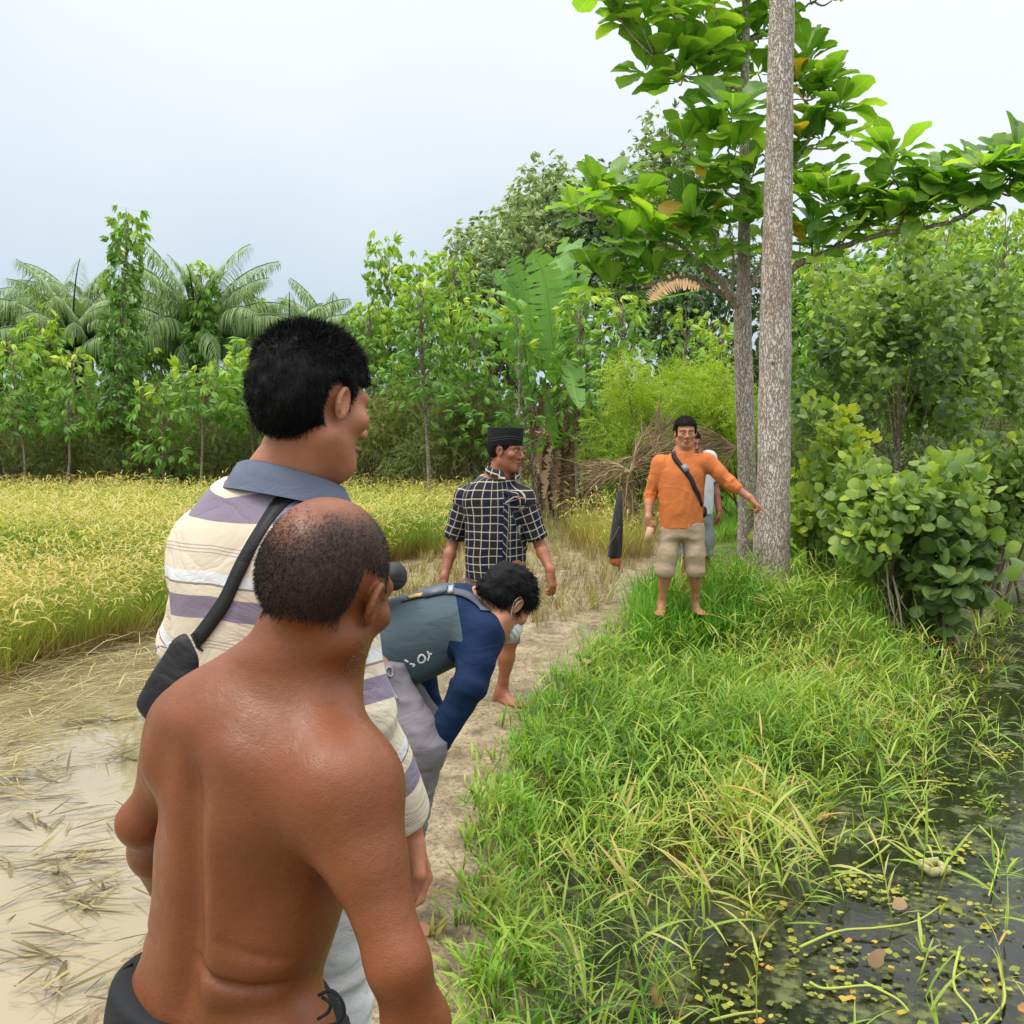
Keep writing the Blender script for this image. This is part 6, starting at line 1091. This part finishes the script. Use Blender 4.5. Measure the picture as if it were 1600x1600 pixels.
U = np.where(isR, al['R'][1] * .062, np.where(isL, al['L'][1] * .062, np.arctan2(tl[:, 0], tl[:, 1]) * .165)); W_ = np.where(isR, -al['R'][0], np.where(isL, -al['L'][0], tl[:, 2])) + .009 * noise(V, 9, 3); U = U + .008 * noise(V, 8, 5)
def plaid(m):
    u, v_ = m.attr('v'), m.attr('w'); a = m.math('LESS_THAN', m.math('FRACT', m.math('DIVIDE', m.math('ADD', u, 5), .046)), .11); b = m.math('LESS_THAN', m.math('FRACT', m.math('DIVIDE', m.math('ADD', v_, 5), .049)), .12)
    base_ = m.mix(m.math('LESS_THAN', m.math('FRACT', m.math('DIVIDE', m.math('ADD', u, 5), .092)), .5), (.012, .014, .035), (.020, .018, .022)); c = m.mix(m.math('MULTIPLY', a, .8), base_, (.50, .46, .34)); return m.mix(m.math('MULTIPLY', b, .75), c, (.55, .50, .38))
pm = clothmat('checked_cloth', None, .8, stops=plaid); so4 = mesh('shirt', V, Q, pm, t, {'v': U, 'w': W_}); bv4 = bvh(V, Q)
for sd in 'RL':                                          # rolled sleeve cuffs
    sh, el = j['sh' + sd], j['el' + sd]; d = nrm(el - sh); c = sh + (el - sh) * .85; b = MB(); b.tube([c - d * .035, c - d * .03, c + d * .012, c + d * .016, c + d * .012, c - d * .02], [.060, .0645, .0635, .059, .055, .053], 24, cap=False); n0 = b.n; a_ = np.tile(np.linspace(0, .38, 24), 6); b.build('cuff', pm, so4, extra={'v': a_, 'w': np.repeat([.0, .01, .05, .06, .07, .1], 24) * .7})
def collar(c, R, r, mat, par, U0=0, drop=.03):
    """folded shirt collar with two points"""
    th = np.linspace(.32, 2 * np.pi - .32, 34) + np.pi / 2; V = []; 
    for rr, dz in ((r - .006, .0), (r, .022), (r + .006, .026), (r + .018, -.006), (r + .020, -.016)): V.append(np.stack([c + R @ A3(rr * math.cos(a), rr * math.sin(a) * .95 + (.028 if (i in (0, 33) and dz < 0) else 0), dz + .012 - drop * math.sin(a) - (.018 if (i in (0, 1, 32, 33) and dz < 0) else 0)) for i, a in enumerate(th)]))
    i, q_ = np.meshgrid(np.arange(4), np.arange(33), indexing='ij'); i = i.ravel(); q_ = q_.ravel(); V = np.concatenate(V); b = MB(); b.add(V, np.stack([i * 34 + q_, i * 34 + q_ + 1, (i + 1) * 34 + q_ + 1, (i + 1) * 34 + q_], 1)); return b.build('collar', mat, par, extra={'v': np.tile(np.linspace(0, .5, 34), 5), 'w': np.repeat([0, .02, .03, .055, .07], 34)})
collar(P(785, 739, 6.14), face_frame(f_t, nrm(A3(.02, .1, 1))), .090, pm, so4)
s_, n_ = snap(bv4, curve([P(797, y_, 5.95) for y_ in (762, 800, 850, 900)], 24), .002); b = MB(); b.ribbon(s_, .034, np.cross(nrm(np.gradient(s_, axis=0)), n_), 0, .002); pk = b.build('placket', pm, so4, extra={'v': np.tile([0.01, .05, .05, .01], 24), 'w': np.repeat(np.linspace(0, .55, 24), 4) + np.tile([0, .03, .03, 0], 24)})
s_, n_ = snap(bv4, [P(813, 786, 5.95)], .004); b = MB(); b.box(s_[0], (.045, .004, .050), face_frame(-n_[0], A3(0, 0, 1))); b.build('pocket', pm, so4, extra={'v': np.array([0, 0, 0, .0, .045, .045, .045, .045]), 'w': np.array([0, .05] * 4)})
s_, n_ = snap(bv4, [P(812, 777, 5.95)], .008); b = MB(); b.box(s_[0], (.014, .005, .010), face_frame(-n_[0], A3(0, 0, 1))); b.build('badge', Mat('orange_red', .5).col((.8, .12, .02)).m, so4)
def shorts(j, o, Rt, tors, zc, top, rs, mat, seed, off=.006):
    lo, hi = bounds([j['hipR'], j['knR'], j['hipL'], j['knL'], o + [0, 0, .1]], .2); F = Field(lo, hi, .009); F.loft(o, Rt, [(a, b, c, d + off, e + off, f + off) for a, b, c, d, e, f in tors[:4]], .02)
    for sd in 'RL': hp, kn, an = j['hip' + sd], j['kn' + sd], j['an' + sd]; e = kn + (an - kn) * .16; F.chain([hp, kn * .7 + hp * .3, e], rs, .04); F.cap(e * .86 + kn * .14, e, rs[2] + .003, rs[2] + .003, .01)
    F.put(lambda p: p[..., 2] - top, lo, hi, .006, 'and'); F.put(lambda p: zc - p[..., 2], lo, hi, .006, 'and'); return pants('', F, t, mat, .0035, seed, st=(1.2, 1.2, 1.6))
shorts(j, o, Rt, tors, .375, .85, [.100, .080, .066], clothmat('brown_grey_cloth', (.17, .125, .12), .85), 8)

# ---------------------------------------------------------------- the man in orange
f_t = nrm([-.10, -1, 0]); Rt = face_frame(f_t, A3(0, 0, 1)); o = A3(1.408, 8.36, .90); Rh = face_frame([-.02, -1, -.06], [.0, 0, 1])
j = dict(shR=P(1031, 724, 8.38), elR=P(1015, 775, 8.42), wrR=P(1013, 810, 8.30), shL=P(1104, 720, 8.33), elL=P(1142, 757, 8.28), wrL=P(1172, 778, 8.22), hipR=P(1048, 826, 8.38), knR=P(1041, 882, 8.30), anR=P(1034, 944, 8.36), hipL=P(1082, 826, 8.36), knL=P(1087, 882, 8.30), anL=P(1086, 943, 8.42),
         head=P(1071, 676, 8.34), Rh=Rh, neck=([P(1068, 716, 8.37), P(1070, 700, 8.36), P(1071, 684, 8.35)], [.075, .062, .060]))
tors = [(-.1, 0, 0, .155, .12, .115), (0, 0, 0, .158, .122, .112), (.15, 0, 0, .155, .122, .108), (.30, 0, 0, .165, .122, .112), (.44, 0, 0, .178, .115, .115), (.53, 0, 0, .15, .085, .095), (.59, 0, 0, .09, .07, .08), (.64, 0, 0, .058, .055, .06)]
base = A3(1.41, 8.36, gz1(1.41, 8.36)); t = person('', base, 'man in an orange sweater and tan rolled trousers pointing at the thick trunk')
hR = dict(along=A3(.03, -.05, -1), palm=A3(.6, .8, 0), th=-1, curl=(.9, 1., 1., 1.)); hL = dict(along=P(1196, 803, 8.2) - P(1172, 778, 8.22), palm=A3(-.5, .2, -.8), th=-1, curl=(.05, .9, 1.1, 1.2), thumb=.5)
F = body(j, .009, .0055, tors, o, Rt, 1.02, 1.03, None, feetdir=dict(R=nrm(A3(-.3, -1, 0)), L=nrm(A3(.25, -1, 0))), handR=hR, handL=hL, jaw=1.06, fine_extra=[(j['wrL'] + [.07, 0, -.07], .1)]); V, Q = F.mesh(); mk, wh = headmarks(V, j['head'], Rh, 1.03)
skin5 = skinmat('warm_brown_skin', (.52, .22, .115), (.03, .02, .016), .45, .45); mesh('body', V, Q, skin5, t, {'v': mk, 'w': wh})
def line5(q): X, Y, Z = np.abs(q[..., 0]), q[..., 1], q[..., 2]; ear = np.sqrt(((Y + .006) / .022) ** 2 + ((Z + .004) / .033) ** 2) - 1; return np.minimum.reduce([Z + .04, np.where(Z > .058, .10 - Y, .03 - Y + .0 * Z) + .0, np.where(X > .05, ear * .03, 1)])
HV, HF = haircap(j['head'], Rh, 1.03, line5, .016, .006, 7, .004); n = 3000; hn = vnormals(HV, HF); k = g2.integers(0, len(HF), n); SV, SF = strands(HV[HF[k]].mean(1) - hn[HF[k][:, 0]] * .003, hn[HF[k][:, 0]] + g2.normal(0, .3, (n, 3)), g2.uniform(.006, .016, n), .003, g2, .4, 2)
V, Fm, A = merge([(HV, HF, {'v': HV[:, 0] * 0}), (SV, SF, {'v': SV[:, 0] * 0})]); mesh('hair', V, Fm, hairm, t, A, smooth=False)
V, Q, isR, isL, al, tl = shirt(j, .008, tors, o, Rt, .014, dict(R=(1.42, .040), L=(1.42, .040)), .885, (P(1070, 702, 8.36), 0, 0, nrm(A3(0, -.30, 1))), None, .010, 34, .9, soff=.006)
orm = clothmat('orange_knit', (.62, .185, .055), .85, .15); so5 = mesh('sweater', V, Q, orm, t); bv5 = bvh(V, Q)
s_, n_ = snap(bv5, [P(1070, 703, 8.2)], 0); b = MB(); cc = P(1070, 704, 8.36); R3 = face_frame(f_t, nrm(A3(0, .16, 1))); b.tube([cc + R3 @ A3(.074 * math.cos(a), .070 * math.sin(a) , -.022 * math.sin(a)) for a in np.linspace(0, 2 * np.pi, 30)], .009, 8, cap=False); b.build('neckband', orm, so5)
khaki = clothmat('tan_cloth', (.42, .315, .215), .85, .12); shorts(j, o, Rt, tors, .475, .93, [.100, .080, .076], khaki, 9)
bt = thing('crossbody_bag', P(1083, 740, 8.25), 'narrow black cross body strap with a grey buckle over the orange sweater', 'bag'); b = strap(bv5, [P(1046, 700, 8.3), P(1050, 706, 8.2), P(1062, 720, 8.15), P(1075, 737, 8.15), P(1088, 755, 8.15), P(1098, 775, 8.2), P(1101, 790, 8.3)], .040, .006, 40); b.build('strap', webm, bt, smooth=False)
s_, n_ = snap(bv5, [P(1072, 728, 8.15), P(1066, 720, 8.15), P(1078, 736, 8.15)], .012); tt = nrm(s_[2] - s_[1]); Rb = np.stack([tt, np.cross(n_[0], tt), n_[0]], 1); b = MB(); b.box(s_[0], (.062, .046, .012), Rb); b.build('buckle', Mat('pale_plastic', .4, .5).col((.22, .24, .24)).m, bt)
F = Field(P(1085, 790, 8.55) - .2, P(1085, 790, 8.55) + .2, .012); F.loft(P(1085, 800, 8.55) - [0, 0, .06], np.eye(3), [(0, 0, 0, .09, .035, .03), (.05, 0, 0, .11, .04, .04), (.12, 0, 0, .10, .035, .03)], .01, 3.5); V, Q = F.mesh(); mesh('pouch', V, Q, webm, bt)
pp_ = thing('paper_sheet', P(1016, 832, 8.22), 'folded tan paper held in the right hand of the man in orange', 'paper'); b = MB(); c = P(1014, 836, 8.22); Rp = face_frame(nrm(A3(.2, -1, 0)), nrm(A3(.25, 0, 1))); b.box(c, (.055, .006, .13), Rp); b.box(c + Rp @ A3(.006, -.007, -.01), (.05, .004, .115), Rp); b.build('paper', Mat('tan_paper', .8).col((.56, .38, .22)).m, pp_)
# ---------------------------------------------------------------- the man hidden behind him
f_t = nrm([.5, -.86, 0]); Rt = face_frame(f_t, A3(0, 0, 1)); xo, yo = P(1084, 800, 9.3)[0], 9.3; z0 = gz1(xo, yo); o = A3(xo, yo, z0 + .80); Rh = face_frame([.4, -.9, -.2], [0, 0, 1]); r_ = Rt[:, 0]
w_ = lambda a, b_, c: A3(xo, yo, z0) + r_ * a + f_t * b_ + A3(0, 0, c)
j = dict(shR=w_(.17, 0, 1.30), elR=w_(.24, .02, 1.04), wrR=w_(.22, .12, .82), shL=w_(-.17, 0, 1.30), elL=w_(-.235, .02, 1.04), wrL=w_(-.22, .1, .82), hipR=w_(.085, 0, .80), knR=w_(.10, .03, .44), anR=w_(.11, 0, .09), hipL=w_(-.085, 0, .80), knL=w_(-.10, .05, .44), anL=w_(-.12, .02, .09),
         head=P(1080, 692, 9.3), Rh=Rh, neck=([w_(0, 0, 1.34), P(1082, 715, 9.3)], [.07, .06]))
tors = scaled(tors, .92, .97); t = person('', (xo, yo, z0), 'man mostly hidden behind the one in orange, in a pale shirt and grey shorts')
F = body(j, .011, .008, tors, o, Rt, 1.0, 1.0, None, feetdir=dict(R=f_t, L=f_t), handR=dict(along=A3(0, 0, -1), palm=A3(.5, 0, 0), th=1), handL=dict(along=A3(0, 0, -1), palm=A3(-.5, 0, 0), th=1)); V, Q = F.mesh(); mk, wh = headmarks(V, j['head'], Rh, 1); mesh('body', V, Q, skin4, t, {'v': mk, 'w': wh})
HV, HF = haircap(j['head'], Rh, 1, line5, .012, .009, 7, .003); mesh('hair', HV, HF, hairm, t)
V, Q, isR, isL, al, tl = shirt(j, .011, tors, o, Rt, .025, dict(R=(.8, .075), L=(.8, .075)), o[2] - .02, (o + [0, 0, .56], 0, 0, nrm(A3(0, -.2, 1))), None, .008, 44, .8); mesh('shirt', V, Q, clothmat('pale_cloth', (.60, .62, .68)), t)
shorts(j, o, Rt, tors, z0 + .40, o[2] + .05, [.11, .09, .08], clothmat('grey_shorts_cloth', (.22, .24, .24), .85), 11)
# ================================================================ SMALL THINGS
# the dark dried frond base leaning in the stubble
c0, c1 = P(967, 764, 8.9), P(960, 880, 8.8); t = thing('palm_frond_base', (c1[0], c1[1], gz1(c1[0], c1[1])), 'dark tapered dry frond base standing upright left of the man in orange', 'frond base')
char = Mat('charred_frond', .55, .4); char.col(char.ramp(char.noise(14, 4, char.mapping(char.obj(), (1, 1, .15))), ((.4, (.012, .013, .015)), (.65, (.07, .075, .08))))); char.bump(char.noise(50, 3, char.mapping(char.obj(), (1, 1, .1))), .6, .01)
F = Field(np.minimum(c0, c1) - .12, np.maximum(c0, c1) + .12, .006); F.loft(c1 + [0, 0, .04], face_frame([0.1, -1, 0], nrm(c0 - c1)), [(0, 0, 0, .060, .025, .02), (.1, -.002, 0, .062, .028, .02), (.3, 0, 0, .048, .024, .018), (.5, .006, 0, .026, .02, .015), (.62, .012, 0, .010, .010, .010)], .01, 2.4); V, Q = F.mesh(); V = V + vnormals(V, Q) * fold(V, .006, 9, 2, (1, 1, .2))[:, None]; bo = mesh('sheath', V, Q, char.m, t)
b = MB(); b.tube(curve([c1 + [-.09, -.03, .09], c1 + [-.03, -.045, .2], c1 + [.04, -.045, .33]], 10), [.004] * 10, 6); b.build('fibre', twigm, t); b = MB(); b.tube(curve([c0 + [-.0, 0, -.02], c0 + [.02, 0, .1], c0 + [.06, 0, .24]], 8), np.linspace(.012, .006, 8), 6); b.build('fibre', twigm, t)
rust = Mat('rust_brown', .7).col((.36, .11, .035)).m; F = Field(c1 - .12, c1 + .12, .006); F.ell(c1 + [0.01, 0, .015], (.050, .024, .045), None, .01); F.cap(c1 + [.02, 0, .02], c1 + [.045, 0, -.05], .02, .012, .01); V, Q = F.mesh(); V = V + .006 * noise(V, 40)[:, None]; mesh('broken_end', V, Q, rust, t)
# dry palm fronds: a tangle of brown ribs fanning behind the men
def dryfan(org, dirs, L, label, seed, nm='dry_palm_frond'):
    g = np.random.default_rng(seed); t = thing(nm, (org[0], org[1], gz1(org[0], org[1])), label, 'dry frond', 'dry palm fronds behind the man in orange'); b = MB(); lf = []
    for d in dirs:
        d = nrm(np.array(d, float)); l = L * g.uniform(.75, 1.1); q = curve([org, org + d * l * .5 + [0, 0, .06], org + d * l + [0, 0, -.10 * l]], 16); b.tube(q, np.linspace(.014, .004, 16), 6, float(g.uniform(.45, .85)))
        for u in np.linspace(.15, 1, 26):
            p = q[int(u * 15)]; e = p + (d * .8 + g.normal(0, .3, 3) + [0, 0, -.25]) * .3 * g.uniform(.5, 1.2); b.tube(curve([p, (p + e) / 2 + [0, 0, .02], e], 4), [.005, .004, .002, .001], 4, float(g.uniform(.3, .9)), cap=False)
    vv = b.build('ribs', deadm, t); return t
B0 = P(985, 738, 9.6); dryfan(B0, [(-.9, .2, .15), (-.8, 0, -.2), (.6, .2, .8), (.35, .1, 1), (.9, .3, .35), (.75, 0, .5), (-.2, 0, -1), (.1, .2, -1), (-.6, .1, .0)], .36, 'bundle of dry brown frond ribs fanning out above the dark frond base', 1)
B1 = P(1150, 700, 10.4); dryfan(B1, [(-1, 0, .05), (-1, .1, .3), (-1, -.1, -.25), (-.9, 0, .15), (-1, 0, -.1), (-.7, 0, -.6), (-.5, 0, -.9), (-.95, 0, .42), (-1, .2, .2), (-.8, .1, -.4)], .85, 'spread of dry brown frond ribs between the orange man and the thin trunk', 2)
B2 = P(1020, 720, 9.9); dryfan(B2, [(.9, 0, .25), (1, 0, .0), (.7, 0, .5), (.3, 0, .9), (.1, 0, 1), (-.9, 0, -.1)], .45, 'dry frond ribs crossing behind the shoulder of the man in orange', 3)
# hanging orange brown dead banana leaf
t = thing('dead_banana_leaf', P(1050, 460, 19), 'orange brown dead banana leaf hanging left of the thin trunk', 'dead leaf'); v, f, q = bleaf([P(1012, 475, 19), P(1030, 455, 19), P(1060, 442, 19), P(1095, 450, 19)], .42, A3(0, -.5, -1), np.random.default_rng(3), 16); b = MB(); b.add(v, f, .9); b.build('blade', deadm, t); b = MB(); b.tube(curve([P(985, 560, 19.6), P(995, 500, 19.3), P(1012, 475, 19)], 10), .03, 6); b.build('stalk', deadm, t)
# foam box in the pond
c = G(1460, 1362, -.33); t = thing('foam_box', c, 'small broken yellowish foam box floating among the grass in the pond', 'box'); foam = Mat('old_foam', .8); foam.col(foam.ramp(foam.noise(40, 4), ((.4, (.50, .47, .26)), (.7, (.30, .27, .08))))); R3 = rz(.3) * .8
b = MB()
for e_, c_ in (((.13, .012, .055), (0, -.05, .02)), ((.13, .012, .06), (0, .05, .025)), ((.012, .09, .055), (-.06, 0, .02)), ((.012, .09, .05), (.06, 0, .018)), ((.11, .09, .012), (0, 0, .0))): b.box(c + R3 @ A3(*c_), e_, R3)
b.build('tray', foam.m, t, smooth=False)
# dead branches at the foot of the round leaved bush
t = thing('dead_branch', P(1390, 960, 9.2), 'bare grey dead twigs sloping into the pond under the round leaved bush', 'branch'); b = MB(); g = np.random.default_rng(8)
for a, c in (((1385, 880), (1425, 1000)), ((1395, 900), (1410, 1010)), ((1400, 915), (1440, 985)), ((1375, 920), (1385, 1000)), ((1410, 930), (1380, 1000)), ((1378, 905), (1398, 985))): p, q = P(*a, 9.1), P(*c, 8.9); q[2] = max(q[2], -.36); b.tube(curve([p, (p + q) / 2 + g.normal(0, .05, 3), q], 10), np.linspace(.012, .004, 10), 6)
b.build('twigs', Mat('grey_wood', .85).col((.36, .30, .22)).m, t)
# dead leaves lying about
g = np.random.default_rng(12); L5 = [T_round(1, 9), leaflet(1, .5, .6, 3)]
pts = [(1290, 1292), (1260, 1345), (905, 975), (935, 978), (895, 980), (905, 1040), (880, 1180), (1350, 965), (1560, 905), (1395, 1510), (1385, 1415), (1180, 1195), (1010, 1560), (1590, 1590), (1475, 1075)]
pos = np.array([G(a, b_, .0 if a < 1000 and b_ < 1100 else -.25) + [0, 0, .03] for a, b_ in pts]); V, F, A = cluster([L5[1], L5[0]], pos, nrm(g.normal(size=(len(pts), 3)) * [1, 1, .2]), g.uniform(.04, .08, len(pts)), g.uniform(.2, 1, len(pts))); tag(mesh('leaf_litter', V, F, deadm, None, A), 'brown and orange dead leaves lying on path and grass', 'leaves', kind='stuff')
